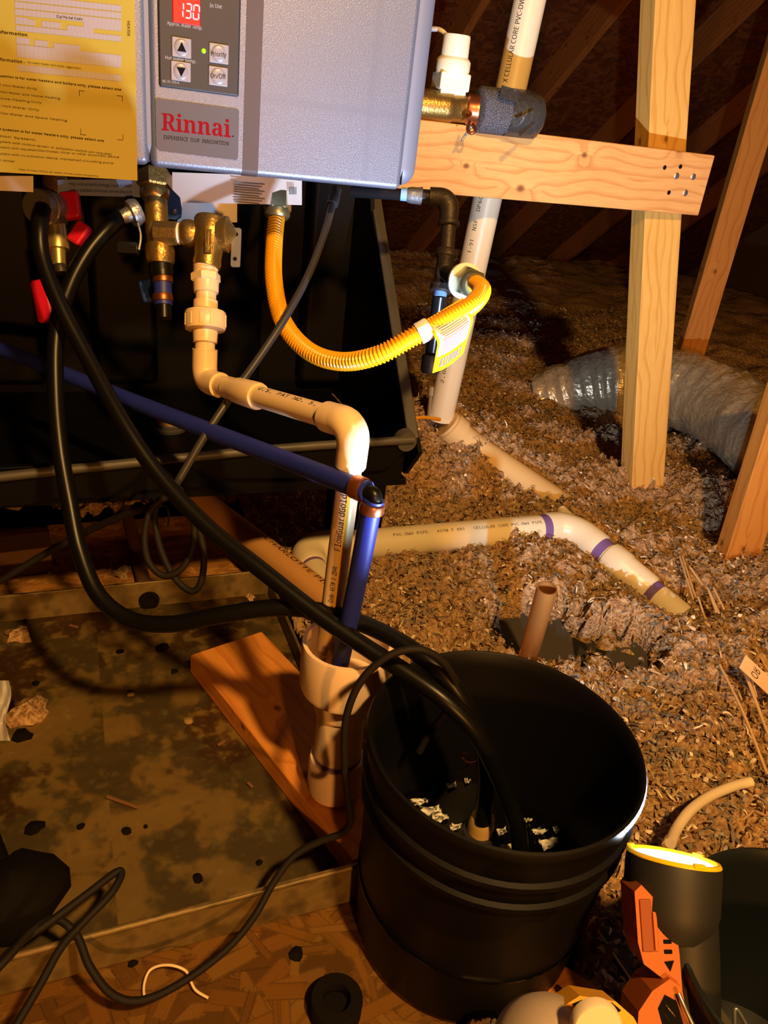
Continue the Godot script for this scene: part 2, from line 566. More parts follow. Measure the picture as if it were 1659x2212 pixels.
	bumpy(foil, noise_normal(0.03, 8.0, 512, 21), 0.7, 3.0)
	mat("membrane", c8(66, 62, 54), 0.8)
	mat("tool_black", c8(30, 30, 32), 0.55)
	mat("tool_yellow", c8(176, 92, 30), 0.5)  # yellow plastic, turned orange here to carry the warm light
	mat("bezel_yellow", c8(250, 200, 20), 0.35)
	var lens := mat("lens", c8(255, 255, 255), 0.2)
	lens.emission_enabled = true; lens.emission = Color(1.0, 0.98, 0.94); lens.emission_energy_multiplier = 6.0
	mat("tape_body_yellow", c8(222, 160, 30), 0.5)
	mat("white_plastic", c8(226, 208, 184), 0.5)
	mat("cardboard", c8(196, 150, 84), 0.8)
	mat("straw", c8(222, 184, 128), 0.5)
	mat("wire_white", c8(228, 206, 170), 0.5)
	mat("scrap_dark", c8(18, 15, 13), 0.85, 0.0, 0.2)
	mat("scrap_pale", c8(150, 120, 70), 0.8)
	mat("bar_brown", c8(110, 76, 46), 0.7)
	var bag := mat("bag_film", Color(0.9, 0.9, 0.92, 0.35), 0.3)
	bag.transparency = BaseMaterial3D.TRANSPARENCY_ALPHA
	var water := mat("water", Color(0.02, 0.02, 0.02, 0.9), 0.04)
	water.transparency = BaseMaterial3D.TRANSPARENCY_ALPHA
	var ins := mat("insulation", Color.WHITE, 0.95, 0.0, 0.2)
	tri_map(ins, noise_tex(0.07, [c8(96, 70, 44), c8(146, 112, 76), c8(164, 130, 90), c8(196, 166, 122), c8(130, 114, 92)], 512, FastNoiseLite.TYPE_CELLULAR, 3, 3), Vector3.ONE * 3.0)
	bumpy(ins, noise_normal(0.08, 8.0, 512, 3), 1.0)
	var fl := mat("flake", Color.WHITE, 0.9, 0.0, 0.25)
	fl.vertex_color_use_as_albedo = true

# ------------------------------------------------------------------ build
func _ready() -> void:
	CB = Basis(Vector3.UP, deg_to_rad(-24)) * Basis(Vector3.RIGHT, deg_to_rad(-27)) * Basis(Vector3.BACK, deg_to_rad(7.3))
	rng.seed = 11
	var cam := Camera3D.new()
	cam.name = "camera"
	cam.fov = rad_to_deg(2.0 * atan(1106.0 / FOC))
	cam.near = 0.02
	add_child(cam)
	cam.transform = Transform3D(CB, EYE)
	cam.current = true
	var env := Environment.new()
	env.background_mode = Environment.BG_COLOR
	env.background_color = Color.BLACK
	env.tonemap_mode = Environment.TONE_MAPPER_LINEAR
	env.tonemap_exposure = 1.0
	env.sdfgi_enabled = true
	env.ssao_enabled = true
	env.ssil_enabled = true
	var we := WorldEnvironment.new()
	we.name = "environment"
	we.environment = env
	add_child(we)
	var lamp_at := Vector3(0.38, 1.9, 0.45)
	var aim := Vector3(0.8, 0.1, -1.25)
	var wl := SpotLight3D.new()
	wl.name = "added_lamp_light"  # added spot in place of warm light bounced off the roof
	wl.light_color = Color(1.0, 0.76, 0.43)
	wl.light_energy = 5.2
	wl.light_size = 0.05
	wl.spot_angle = 64.0
	wl.spot_angle_attenuation = 1.0
	wl.spot_range = 14.0
	wl.spot_attenuation = 2.0
	wl.shadow_enabled = true
	add_child(wl)
	wl.look_at_from_position(lamp_at, aim, Vector3.UP)
	var fill_at := Vector3(0.1, 0.85, 1.7)
	var fl := OmniLight3D.new()
	fl.name = "added_fill_light"  # added fill in place of warm bounce from the boards
	fl.light_color = Color(1.0, 0.66, 0.3)
	fl.light_energy = 2.9
	fl.light_size = 0.05
	fl.omni_range = 14.0
	fl.omni_attenuation = 2.0
	fl.shadow_enabled = true
	add_child(fl)
	fl.position = fill_at
	var fl_at := P(1455, 1850, 0.759)
	var fl_ax := (CB * Vector3(0.15, cos(deg_to_rad(13)), -sin(deg_to_rad(13)))).normalized()
	var sp := SpotLight3D.new()
	sp.name = "flashlight_beam"
	sp.light_size = 0.008
	sp.light_color = Color(0.8, 0.88, 1.0)
	sp.light_energy = 3.4
	sp.spot_angle = 80.0
	sp.spot_angle_attenuation = 1.0
	sp.spot_range = 14.0
	sp.spot_attenuation = 2.0
	sp.shadow_enabled = true
	add_child(sp)
	sp.look_at_from_position(fl_at + fl_ax * 0.003, fl_at + fl_ax, Vector3.RIGHT)

	BUCKET = P(1092, 1590, 0.84)
	BUCKET2 = P(1782, 2095, 0.72)
	make_materials()
	n1.seed = 2; n1.frequency = 3.0; n1.fractal_octaves = 3
	n2.seed = 7; n2.frequency = 26.0; n2.fractal_octaves = 3
	n3.seed = 15; n3.frequency = 90.0; n3.fractal_octaves = 2
	setting(lamp_at, fill_at)
	insulation()
	tub()
	heater()
	timbers()
	condensate_line()
	cold_valve()
	hot_valve()
	relief()
	gas()
	vent_pipe()
	drain_lines()
	insulated_pipe()
	hub_and_board()
	bucket_group()
	hoses()
	flashlight(fl_at, fl_ax)
	duct()
	clutter()

func slab(b: Buf, lo: Vector3, hi: Vector3) -> Buf:
	return rbox(b, Transform3D(Basis(), (lo + hi) / 2), hi - lo, 0.002, 1)

func roof_y(z: float) -> float: return 0.1 + (z + 5.4) * 0.75
func roof_hit(px: float, py: float) -> Vector3:
	var d := ray(px, py)
	var t := (0.1 + 5.4 * 0.75 - EYE.y) / (d.y - 0.75 * d.z)
	return EYE + d * t

func setting(lamp_at: Vector3, fill_at: Vector3) -> void:
	# floor: the ceiling of the room below with its deck of strand board on the joists
	struct("floor", slab(Buf.new(), Vector3(-3, -0.12, -5.6), Vector3(5, -0.02, 4.2)), M.attic_wall, "attic base under the loose insulation")
	var deck := part("trim_1", slab(Buf.new(), Vector3(-3, -0.02, -1.288), Vector3(0.36, DECK, 4.0)), M.osb_floor)
	meta(deck, "strand board walkway under the drain pan", "", "", "structure")
	var d2 := part("trim_2", slab(Buf.new(), Vector3(0.364, -0.02, -0.42), Vector3(0.62, DECK - 0.012, 4.0)), M.osb_floor)
	meta(d2, "second strand board under the bucket and the flashlight", "", "", "structure")
	var d3 := part("trim_3", slab(Buf.new(), Vector3(-3, -0.02, -1.67), Vector3(0.345, DECK - 0.001, -1.291)), M.osb_clean_lit)
	meta(d3, "cleaner strand board plank behind the drain pan, brightened in colour for missing light", "", "", "structure")
	for s in [1.0, -1.0]:
		var b := Buf.new()
		var zr := 1.3
		var lo := Vector3(1.0, roof_y(-5.5), -5.5)
		var hi := Vector3(1.0, roof_y(zr), zr)
		if s < 0:
			lo = Vector3(1.0, roof_y(-5.5), zr * 2 + 5.5)
			hi = Vector3(1.0, roof_y(zr), zr)
		var up := Vector3(0, 1, 0.75 * -s).normalized()
		var xf := Transform3D(Basis(Vector3.RIGHT, up, Vector3.RIGHT.cross(up)), (lo + hi) / 2 + up * 0.03)
		rbox(b, xf, Vector3(8.4, 0.06, (hi - lo).length() + 0.1), 0.002, 1)
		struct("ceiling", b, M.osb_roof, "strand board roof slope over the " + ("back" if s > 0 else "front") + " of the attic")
	for s in [-3.1, 5.0]:
		struct("wall_left" if s < 0 else "wall_right", slab(Buf.new(), Vector3(s, -0.1, -5.6), Vector3(s + 0.1, 5.4, 8.2)), M.attic_wall)
	struct("wall_front", slab(Buf.new(), Vector3(-3.1, -0.1, 4.2), Vector3(5.1, 3.2, 4.3)), M.attic_wall)
	struct("wall_back", slab(Buf.new(), Vector3(-3.1, -0.1, -5.6), Vector3(5.1, 0.3, -5.5)), M.attic_wall)
	# rafters under the back slope
	var x0 := roof_hit(1215, 105).x
	var slope := Vector3(0, 0.75, 1).normalized()
	var down := Vector3(0, -1, 0.75).normalized()
	for k in range(-4, 4):
		var x := x0 + k * 0.61
		var lo := Vector3(x, roof_y(-5.4), -5.4) + down * 0.07
		var hi := Vector3(x, roof_y(1.1), 1.1) + down * 0.07
		var b := Buf.new()
		var L := (hi - lo).length()
		timber(b, 0.14, 0.038, L)
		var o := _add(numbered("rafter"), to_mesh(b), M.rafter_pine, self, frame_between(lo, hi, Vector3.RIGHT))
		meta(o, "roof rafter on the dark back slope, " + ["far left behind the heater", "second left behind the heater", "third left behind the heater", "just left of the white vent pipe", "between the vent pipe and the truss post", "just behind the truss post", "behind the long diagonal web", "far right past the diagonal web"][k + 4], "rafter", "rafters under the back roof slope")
	# shaded lamp added out of the frame, standing in for warm roof bounce
	var aim := (Vector3(0.8, 0.1, -1.25) - lamp_at).normalized()
	var h := thing("added_lamp", "unseen shaded lamp added behind the camera for the warm light", "lamp", lamp_at - aim * 0.05)
	var gl := mat("added_bulb_glow", c8(255, 220, 160), 0.4)
	gl.emission_enabled = true; gl.emission = Color(1.0, 0.7, 0.35); gl.emission_energy_multiplier = 1.5
	var back := lamp_at - aim * 0.012
	part("bulb", lathe(Buf.new(), back - aim * 0.07, back, [[0, 0], [0, 0.013], [0.3, 0.02], [0.6, 0.03], [0.85, 0.024], [1, 0.0]]), gl, h)
	part("shade", lathe(Buf.new(), back - aim * 0.1, back + aim * 0.01, [[0, 0.0], [0, 0.03], [0.4, 0.05], [1, 0.075], [1, 0.073], [0.4, 0.048], [0.05, 0.028], [0.05, 0.0]], 32), M.tool_black, h)
	part("cable", tube(Buf.new(), [back - aim * 0.1, Vector3(lamp_at.x, roof_y(lamp_at.z) - 0.005, lamp_at.z + 0.05)], 0.004, 8), M.tool_black, h)
	var h2 := thing("added_fill_bulb", "unseen bulb added low behind the camera as warm fill", "lamp", fill_at - Vector3(0, 0.05, 0))  # unseen fill bulb, added to supply warm bounced light
	part("bulb", lathe(Buf.new(), fill_at - Vector3(0, 0.06, 0), fill_at + Vector3(0, 0.06, 0), [[0, 0], [0.05, 0.02], [0.25, 0.045], [0.5, 0.055], [0.75, 0.045], [0.95, 0.02], [1, 0.0]]), gl, h2)
	part("socket", lathe(Buf.new(), fill_at + Vector3(0, 0.056, 0), fill_at + Vector3(0, 0.11, 0), [[0, 0], [0, 0.019], [0.7, 0.02], [1, 0.01], [1, 0]]), M.tool_black, h2)
	part("cable", tube(Buf.new(), [fill_at + Vector3(0, 0.1, 0), Vector3(fill_at.x, roof_y(fill_at.z) - 0.005, fill_at.z)], 0.004, 8), M.tool_black, h2)
	# drain pan
	var pan := thing("drain_pan", "shallow dirty metal drain pan with a turned up rim on the floor boards", "drain pan", Vector3(-0.2, DECK, -0.93))
	var x1 := -0.8
	var x2 := 0.335
	var z1 := -1.275
	var z2 := -0.585
	var fy := DECK + 0.018
	part("pan_floor", slab(Buf.new(), Vector3(x1, DECK + 0.001, z1), Vector3(x2, fy, z2)), M.pan, pan)
	# walls; the back one has a round drain hole with a dark mouth
	var wh := 0.125
	part("back_wall", slab(Buf.new(), Vector3(x1, fy, z1 - 0.003), Vector3(x2, wh, z1 + 0.003)), M.pan_wall, pan)
	var hole := W(322, 1297, z1 + 0.004)
	part("drain_hole", lathe(Buf.new(), hole + Vector3(0, 0, -0.001), hole + Vector3(0, 0, 0.006), [[0, 0.0], [0.2, 0.013], [0.2, 0.0135], [1, 0.014], [1, 0.0185], [0, 0.0195]], 24), M.scrap_dark, pan)
	part("right_wall", slab(Buf.new(), Vector3(x2 - 0.003, fy, z1), Vector3(x2 + 0.003, wh - 0.02, z2)), M.pan_wall, pan)
	# the front wall bows up towards its right end
	var fb := Buf.new()
	var ft := [Vector2(x1, fy - 0.016)]
	for i in 13: ft.append(Vector2(lerpf(x1, x2, 1.0), fy - 0.016) if i == 0 else Vector2(lerpf(x2, x1, (i - 1) / 11.0), 0.118 - 0.02 * (i - 1) / 11.0 + 0.004 * sin(i * 0.7)))
	prism(fb, Transform3D(Basis(), Vector3(0, 0, z2)), ft, 0.004)
	part("front_wall", fb, M.pan_wall, pan)
	part("rim", tube(Buf.new(), smooth([Vector3(x1, 0.098, z2), Vector3(-0.3, 0.106, z2), Vector3(0.05, 0.112, z2), Vector3(x2, 0.118, z2)], 6), 0.004, 8), M.pan_wall, pan)

# ------------------------------------------------------------------ loose insulation
func ins_h(x: float, z: float) -> float:
	var h := 0.095 + n1.get_noise_2d(x, z) * 0.05
	h += n2.get_noise_2d(x, z) * 0.027 + n3.get_noise_2d(x, z) * 0.009
	# a bank beyond the tub that climbs towards the eaves, hollows round the drain fitting
	h += 0.05 * smoothstep(-1.9, -3.2, z)
	h += 0.135 * exp(-Vector2((x - 0.95) * 0.8, z + 1.85).length_squared() / 0.05)
	h -= 0.05 * exp(-Vector2(x - 1.45, z + 1.5).length_squared() / 0.012)
	h -= 0.05 * smoothstep(0.0, 1.0, 1.0 - Vector2(x - 1.27, z + 1.02).length() / 0.16)
	h += 0.04 * exp(-Vector2(x - 1.35, z + 1.62).length_squared() / 0.02)
	h += 0.04 * exp(-Vector2(x - 0.98, z + 1.02).length_squared() / 0.012)
	h -= 0.035 * smoothstep(0.4, 0.1, x - 0.0) * smoothstep(-1.5, -1.35, z)
	if z > -0.5: h = lerpf(h, 0.07 + n2.get_noise_2d(x, z) * 0.02, smoothstep(-0.5, -0.3, z))
	# thin where bare membrane shows
	for q in bare:
		h -= 0.085 * smoothstep(1.15, 0.8, Vector2((x - q.x), (z - q.y)).length() / q.z + n2.get_noise_2d(x * 1.5, z * 1.5) * 0.35)
	for q in trench:
		var c := Geometry2D.get_closest_point_to_segment(Vector2(x, z), Vector2(q[0].x, q[0].z), Vector2(q[1].x, q[1].z))
		var d := c.distance_to(Vector2(x, z))
		if d < 0.16:
			var t := (c - Vector2(q[0].x, q[0].z)).length() / maxf(Vector2(q[1].x - q[0].x, q[1].z - q[0].z).length(), 0.001)
			h = minf(h, lerpf(q[0].y, q[1].y, t) - 0.012 + n3.get_noise_2d(x, z) * 0.008 + maxf(0.0, d - 0.045) * 0.9)
	if Vector2(x - BUCKET.x, z - BUCKET.z).length() < 0.142 or Vector2(x - BUCKET2.x, z - BUCKET2.z).length() < 0.12: return 0.0
	return maxf(h, 0.0)
var bare := []
var trench := []

func insulation() -> void:
	bare = [Vector3(0.74, -0.93, 0.09), Vector3(0.93, -0.83, 0.06)]
	var a := G(1130, 1375, 0.06)
	var c := G(1340, 1415, 0.06)
	bare = [Vector3(a.x + 0.03, a.z + 0.02, 0.105), Vector3(c.x, c.z, 0.078)]
	trench = [[G(1243, 1143, 0.115), G(1455, 1318, 0.06)]]
	var xs := PackedFloat32Array()
	var zs := PackedFloat32Array()
	var x := -1.4
	while x < 4.6:
		xs.append(x)
		x += 0.0062 if x > 0.3 and x < 1.6 else (0.012 if x > -0.9 and x < 2.4 else 0.05)
	var z := 0.3
	while z > -5.45:
		zs.append(z)
		z -= 0.0062 if z < -0.1 and z > -2.0 else (0.015 if z > -3.0 else 0.04)
	var nx := xs.size()
	var nz := zs.size()
	var v := PackedVector3Array()
	v.resize(nx * nz)
	for j in nz:
		for i in nx: v[j * nx + i] = Vector3(xs[i], ins_h(xs[i], zs[j]), zs[j])
	var nr := PackedVector3Array()
	nr.resize(nx * nz)
	for j in nz:
		for i in nx:
			var l := v[j * nx + maxi(i - 1, 0)]
			var r := v[j * nx + mini(i + 1, nx - 1)]
			var u := v[maxi(j - 1, 0) * nx + i]
			var d := v[mini(j + 1, nz - 1) * nx + i]
			nr[j * nx + i] = (d - u).cross(r - l).normalized() * 1.0
			if nr[j * nx + i].y < 0: nr[j * nx + i] = -nr[j * nx + i]
	var ix := PackedInt32Array()
	for j in nz - 1:
		for i in nx - 1:
			if xs[i] < 0.345 and zs[j] > -1.655: continue
			var p := j * nx + i
			ix.append_array(PackedInt32Array([p, p + nx, p + 1, p + 1, p + nx, p + nx + 1]))
	var arr := []
	arr.resize(Mesh.ARRAY_MAX)
	arr[Mesh.ARRAY_VERTEX] = v
	arr[Mesh.ARRAY_NORMAL] = nr
	arr[Mesh.ARRAY_INDEX] = ix
	var m := ArrayMesh.new()
	m.add_surface_from_arrays(Mesh.PRIMITIVE_TRIANGLES, arr)
	var o := thing("loose_insulation", "loose blown brown insulation heaped between the joists", "insulation", Vector3(1.6, 0, -2.6))
	o.set_meta("kind", "stuff")
	_add("surface", m, M.insulation, o, Transform3D()).set_meta("kind", "stuff")
	# curled flakes of paper on it
	var cols := [c8(150, 116, 78), c8(176, 144, 102), c8(128, 96, 62), c8(208, 182, 142), c8(234, 216, 184), c8(118, 96, 70), c8(154, 138, 116), c8(190, 160, 116), c8(116, 108, 96), c8(166, 130, 88)]
	var shapes := [[0.0055, 0.0022, 0.7], [0.0038, 0.003, 1.2], [0.0075, 0.0013, 0.5]]
	for k in 3:
		var b := Buf.new()
		var q: Array = shapes[k]
		var L: float = q[0]
		var wd: float = q[1]
		sheet(b, func(u: float, w: float) -> Vector3: return Vector3((u - 0.5) * 2 * L, sin(u * PI) * L * q[2] * 0.6 + (w - 0.5) * wd * 0.4 * u, (w - 0.5) * 2 * wd * (0.5 + 0.5 * sin(PI * clampf(u + 0.15, 0, 1)))), 3, 1, 0.0004)
		var mm := MultiMesh.new()
		mm.transform_format = MultiMesh.TRANSFORM_3D
		mm.use_colors = true
		mm.mesh = to_mesh(b)
		var places := []
		var tries := 0
		while places.size() < 30000 and tries < 200000:
			tries += 1
			var t := pow(rng.randf(), 1.6)
			var pz := lerpf(0.1, -3.6, t)
			var px := rng.randf_range(0.35, 1.25 + t * 1.9) if rng.randf() < 0.9 else rng.randf_range(-0.8, 0.4)
			if px < 0.36 and pz > -1.66: continue
			var thin := false
			for e in bare:
				if Vector2(px - e.x, pz - e.y).length() < e.z * 0.8: thin = true
			if thin and rng.randf() < 0.97: continue
			if Vector2(px - BUCKET.x, pz - BUCKET.z).length() < 0.148 or Vector2(px - BUCKET2.x, pz - BUCKET2.z).length() < 0.125: continue
			places.append(Vector2(px, pz))
		mm.instance_count = places.size()
		for i in places.size():
			var p: Vector2 = places[i]
			var s := rng.randf_range(0.5, 1.5) * (1.0 + maxf(0.0, -p.y - 1.5) * 0.25)
			var bs := Basis(Vector3.UP, rng.randf() * TAU) * Basis(Vector3.RIGHT, rng.randfn(0, 0.42)) * Basis(Vector3.BACK, rng.randfn(0, 0.42))
			mm.set_instance_transform(i, Transform3D(bs.scaled(Vector3.ONE * s), Vector3(p.x, ins_h(p.x, p.y) + rng.randf_range(-0.001, 0.004), p.y)))
			var cc: Color = cols[rng.randi() % cols.size()]
			if n1.get_noise_2d(p.x * 2.0 + 9, p.y * 2.0) > 0.28: cc = cc.lerp(c8(124, 120, 112), 0.6)
			mm.set_instance_color(i, cc.srgb_to_linear() * rng.randf_range(0.75, 1.15))
		var mi := MultiMeshInstance3D.new()
		mi.name = "flakes"
		mi.multimesh = mm
		mi.material_override = M.flake
		o.add_child(mi, true)
		mi.position = -o.position
		mi.set_meta("kind", "stuff")
	# the bare sheets below
	for k in 2:
		var e: Vector3 = bare[k]
		var b := Buf.new()
		var poly := []
		for i in 18:
			var q := TAU * i / 18
			poly.append(Vector2(cos(q), sin(q)) * e.z * (1.25 + 0.12 * sin(i * 2.3)))
		prism(b, Transform3D(Basis(Vector3.RIGHT, -PI / 2), Vector3(e.x, 0.052, e.y)), poly, 0.003)
		single("membrane_patch", b, M.membrane, ["flat dark grey sheet showing through the insulation around the copper stub", "smaller flat dark grey sheet bared in the insulation right of the copper stub"][k], "sheet")

# ------------------------------------------------------------------ black tub behind the pipes
func tub() -> void:
	var o := thing("utility_tub", "large black plastic tub with sloped sides under the water heater", "tub", Vector3(0, 0.05, -1.3))
	var xr := 0.52
	var xl := -0.75
	var fy := 0.405
	var zb := -1.56
	var zf := -1.09
	# floor, apron with feet, back with moulded recesses, sides
	part("tub_floor", slab(Buf.new(), Vector3(xl, fy - 0.012, zb), Vector3(xr, fy, zf)), M.tub_black, o)
	var lip := 0.478
	var ap := Buf.new()
	var pf := []
	for q in [[893, 950], [840, 1005], [828, 1012], [640, 1030], [480, 1030], [466, 1046], [300, 1056], [282, 1070], [92, 1074], [66, 1086], [-60, 1096], [-200, 1104], [-200, 1062], [0, 1031], [590, 971]]:
		var w := W(q[0], q[1], -1.078)
		pf.append(Vector2(w.x, w.y))
	prism(ap, Transform3D(Basis(), Vector3(0, 0, -1.084)), pf, 0.02)
	part("apron", ap, M.tub_black, o)
	part("front_lip", tube(Buf.new(), smooth([W(-200, 1058, -1.072), W(0, 1030, -1.072), W(590, 970, -1.072), W(893, 950, -1.072)], 4), 0.0075, 8), M.tub_edge, o)
	part("front_slope", slab(Buf.new(), Vector3(xl, fy - 0.01, zf - 0.012), Vector3(xr - 0.01, lip - 0.02, zf)), M.tub_black, o)
	var top := P(800, 385, 1.44)
	# right side: a panel below the sloping edge
	var sd := Buf.new()
	prism(sd, Transform3D(Basis(Vector3.BACK, Vector3.UP, Vector3.LEFT), Vector3(xr + 0.012, 0, 0)), [Vector2(-1.075, 0.46), Vector2(-1.12, 0.40), Vector2(zb, 0.40), Vector2(zb, 0.98), Vector2(-1.47, 0.9), Vector2(-1.42, 0.80)], 0.008)
	part("right_side", sd, M.tub_black, o)
	var e0 := P(893, 948, 1.27)
	var e1 := P(812, 430, 1.43)
	var eb := Buf.new()
	var xf := frame_between(e0, e1 + (e1 - e0) * 0.15, Vector3(-0.35, 0.4, 1))
	rbox(eb, xf, Vector3((e1 - e0).length() * 1.15, 0.019, 0.008), 0.003, 2)
	part("right_edge", eb, M.tub_edge, o)
	var cb := Buf.new()
	lathe(cb, e0 + Vector3(-0.012, -0.004, 0.004), e0 + Vector3(-0.012, -0.004, -0.012), [[0, 0.0], [0, 0.017], [1, 0.019], [1, 0]], 20)
	part("corner", cb, M.tub_edge, o)
	var bk := Buf.new()
	slab(bk, Vector3(xl, fy - 0.01, zb - 0.012), Vector3(xr + 0.015, 1.0, zb))
	part("back", bk, M.tub_black, o)
	for k in 5:
		var b := Buf.new()
		var cx := -0.32 + 0.205 * k
		rbox(b, Transform3D(Basis(), Vector3(cx, 0.68, zb + 0.018)), Vector3(0.12, 0.5, 0.05), 0.016, 3)
		part("moulded_rib", b, M.tub_black, o)
	for x in [0.49, -0.6]:
		var b := Buf.new()
		var c := G(740, 1150, DECK) if x > 0 else Vector3(x, DECK, -1.5)
		rbox(b, Transform3D(Basis(), Vector3(c.x - 0.01, 0.225, -1.44)), Vector3(0.125, 0.36, 0.06), 0.01, 2)
		part("leg", b, M.tub_black, o)
	# drain bulkhead fitting
	var d := W(365, 925, -1.35)
	d.y = fy
	var f := Buf.new()
	lathe(f, d, d + Vector3(0, 0.03, 0), [[0, 0.0], [0, 0.031], [0.18, 0.032], [0.25, 0.029], [0.25, 0.024]], 32)
	nut(f, d + Vector3(0, 0.004, 0), d + Vector3(0, 0.014, 0), 0.027, 6)
	var ft := part("drain_fitting", f, M.tub_edge, o, "grey drain fitting in the tub floor")
	part("collar", lathe(Buf.new(), d, d + Vector3(0, 0.03, 0), [[0.3, 0.022], [0.9, 0.0205], [1, 0.019], [1, 0.0155], [0.5, 0.015], [0.5, 0.0]], 28), M.cardboard, ft)

# ------------------------------------------------------------------ the water heater
func heater() -> void:
	var o := thing("water_heater", "grey tankless water heater with a control panel on its front cover", "water heater", Vector3(0.2, 0.872, -1.18))
	var yb := 0.872
	var yt := 1.55
	var xl := -0.035
	var xr := 0.458
	var b := Buf.new()
	rbox(b, Transform3D(Basis(), Vector3((xl + xr) / 2, (yb + yt) / 2 + 0.001, -1.179)), Vector3(xr - xl, yt - yb, 0.25), 0.024, 5)
	part("shell", b, M.shell_grey, o)
	b = Buf.new()
	var p0 := 0.1
	var p1 := 0.431
	rbox(b, Transform3D(Basis(), Vector3((p0 + p1) / 2, (yb + yt) / 2 - 0.003, FW - 0.014)), Vector3(p1 - p0, yt - yb, 0.028), 0.0085, 4)
	var cover := part("front_cover", b, M.cover_grey, o)
	b = Buf.new()
	rbox(b, Transform3D(Basis(), Vector3((xl + 0.015 + p0 - 0.0008) / 2, (yb + yt) / 2 - 0.003, FW - 0.0165)), Vector3(p0 - xl - 0.0158, yt - yb - 0.002, 0.03), 0.009, 4)
	part("side_cover", b, M.cover_grey, o)
	b = Buf.new()
	slab(b, Vector3(p1 + 0.0002, yb + 0.004, FW - 0.02), Vector3(p1 + 0.0018, yt, FW - 0.0042))
	part("seam", b, M.ink, o)
	# cast shadow on the cover, painted as a thin dark strip
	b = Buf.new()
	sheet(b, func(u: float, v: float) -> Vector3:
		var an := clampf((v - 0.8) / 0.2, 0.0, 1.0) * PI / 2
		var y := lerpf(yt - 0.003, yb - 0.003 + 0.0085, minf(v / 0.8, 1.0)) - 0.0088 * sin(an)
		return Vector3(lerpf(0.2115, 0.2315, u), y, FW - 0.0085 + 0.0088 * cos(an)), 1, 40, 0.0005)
	part("shadow_strip", b, M.shadow_band, cover)
	# control panel
	var c0 := W(343, 186, FW)
	var c1 := W(524, 2, FW)
	b = Buf.new()
	rbox(b, Transform3D(Basis(), Vector3((0.111 + 0.2045) / 2, (0.958 + 1.062) / 2, FW + 0.0005)), Vector3(0.0935, 0.106, 0.005), 0.0024, 3)
	var cp := part("control_panel", b, M.panel_dark, o)
	var cz := FW + 0.0031
	var d0 := W(373, 48, cz)
	var d1 := W(433, 3, cz)
	b = Buf.new()
	rbox(b, Transform3D(Basis(), Vector3((d0.x + d1.x) / 2, (d0.y + d1.y) / 2 + 0.001, cz + 0.0002)), Vector3(d1.x - d0.x, 0.0265, 0.0022), 0.001, 2)
	part("display", b, M.display_red, cp)
	# seven-segment digits, sheared a little
	var segs := {"1": [2, 5], "3": [0, 2, 3, 5, 6], "0": [0, 1, 2, 4, 5, 6]}
	var dx := 0
	for ch in "130":
		b = Buf.new()
		var ox: float = d0.x + 0.0048 + dx * 0.0088
		var oy: float = (d0.y + d1.y) / 2 - 0.0062
		for s in segs[ch]:
			var hz: bool = s in [0, 3, 6]
			var lx: float = {0: 0.003, 1: 0.0, 2: 0.006, 3: 0.003, 4: 0.0, 5: 0.006, 6: 0.003}[s]
			var ly: float = {0: 0.014, 1: 0.0108, 2: 0.0108, 3: 0.0072, 4: 0.0036, 5: 0.0036, 6: 0.0004}[s]
			rbox(b, Transform3D(Basis(), Vector3(ox + lx + ly * 0.1, oy + ly, cz + 0.0015)), Vector3(0.005, 0.0017, 0.0006) if hz else Vector3(0.0017, 0.0058, 0.0006), 0.0003, 1)
		part("digit", b, M.display_digits, cp)
		dx += 1
	face_text(cp, "Approx. Water Temp.", M.ink_pale, 361, 437, 45, 56, 0.15, cz + 0.0003)
	face_text(cp, "Hot water temp.", M.ink_pale, 357, 424, 120, 130, 0.14, cz + 0.0003)
	face_text(cp, "In Use", M.ink_pale, 453, 479, 7, 16, 0.1, cz + 0.0003)
	face_text(cp, "MC-91-1US-A", M.ink_pale, 351, 387, 172, 178, 0.1, cz + 0.0003)
	var bi := 0
	for q in [[371, 84, 413, 122], [369, 136, 412, 173], [451, 97, 494, 135], [450, 146, 492, 184]]:
		var a := W(q[0], q[3], cz)
		var e := W(q[2], q[1], cz)
		b = Buf.new()
		var ctr := Vector3((a.x + e.x) / 2, (a.y + e.y) / 2, cz + 0.0004)
		rbox(b, Transform3D(Basis(), ctr), Vector3(e.x - a.x, 0.0202, 0.003), 0.0013, 2)
		lathe(b, ctr, ctr + Vector3(0, 0, 0.003), [[0.3, 0.0085], [0.7, 0.0084], [0.9, 0.0074], [1.0, 0.004], [1.02, 0.0]], 28)
		part("button", b, M.button_grey, cp)
		if bi < 2:
			b = Buf.new()
			var up := 1.0 if bi == 0 else -1.0
			prism(b, Transform3D(Basis(), ctr + Vector3(0, 0, 0.0033)), [Vector2(-0.005, -0.004 * up), Vector2(0.005, -0.004 * up), Vector2(0, 0.0055 * up)], 0.0006)
			part("arrow", b, M.ink, cp)
		bi += 1
	face_text(cp, "Priority", M.ink, 456, 489, 110, 124, 0.1, cz + 0.0038)
	face_text(cp, "On/Off", M.ink, 455, 488, 157, 168, 0.1, cz + 0.0038)
	var lg := W(440, 110, cz)
	part("indicator_light", lathe(Buf.new(), lg, lg + Vector3(0, 0, 0.002), [[0, 0.0026], [0.6, 0.0024], [1, 0.001], [1, 0]], 16), M.led_green, cp)
	# logo plate
	b = Buf.new()
	var lz := FW + 0.0004
	prism(b, Transform3D(), [Vector2(0.1065, 0.8915), Vector2(0.1095, 0.8885), Vector2(0.2025, 0.8865), Vector2(0.2055, 0.889), Vector2(0.2055, 0.9415), Vector2(0.2035, 0.9435), Vector2(0.1085, 0.9445), Vector2(0.1065, 0.942)].map(func(q): return q), 0.0016)
	for i in b.v.size(): b.v[i].z += lz
	var lp := part("logo_plate", b, M.logo_plate, o)
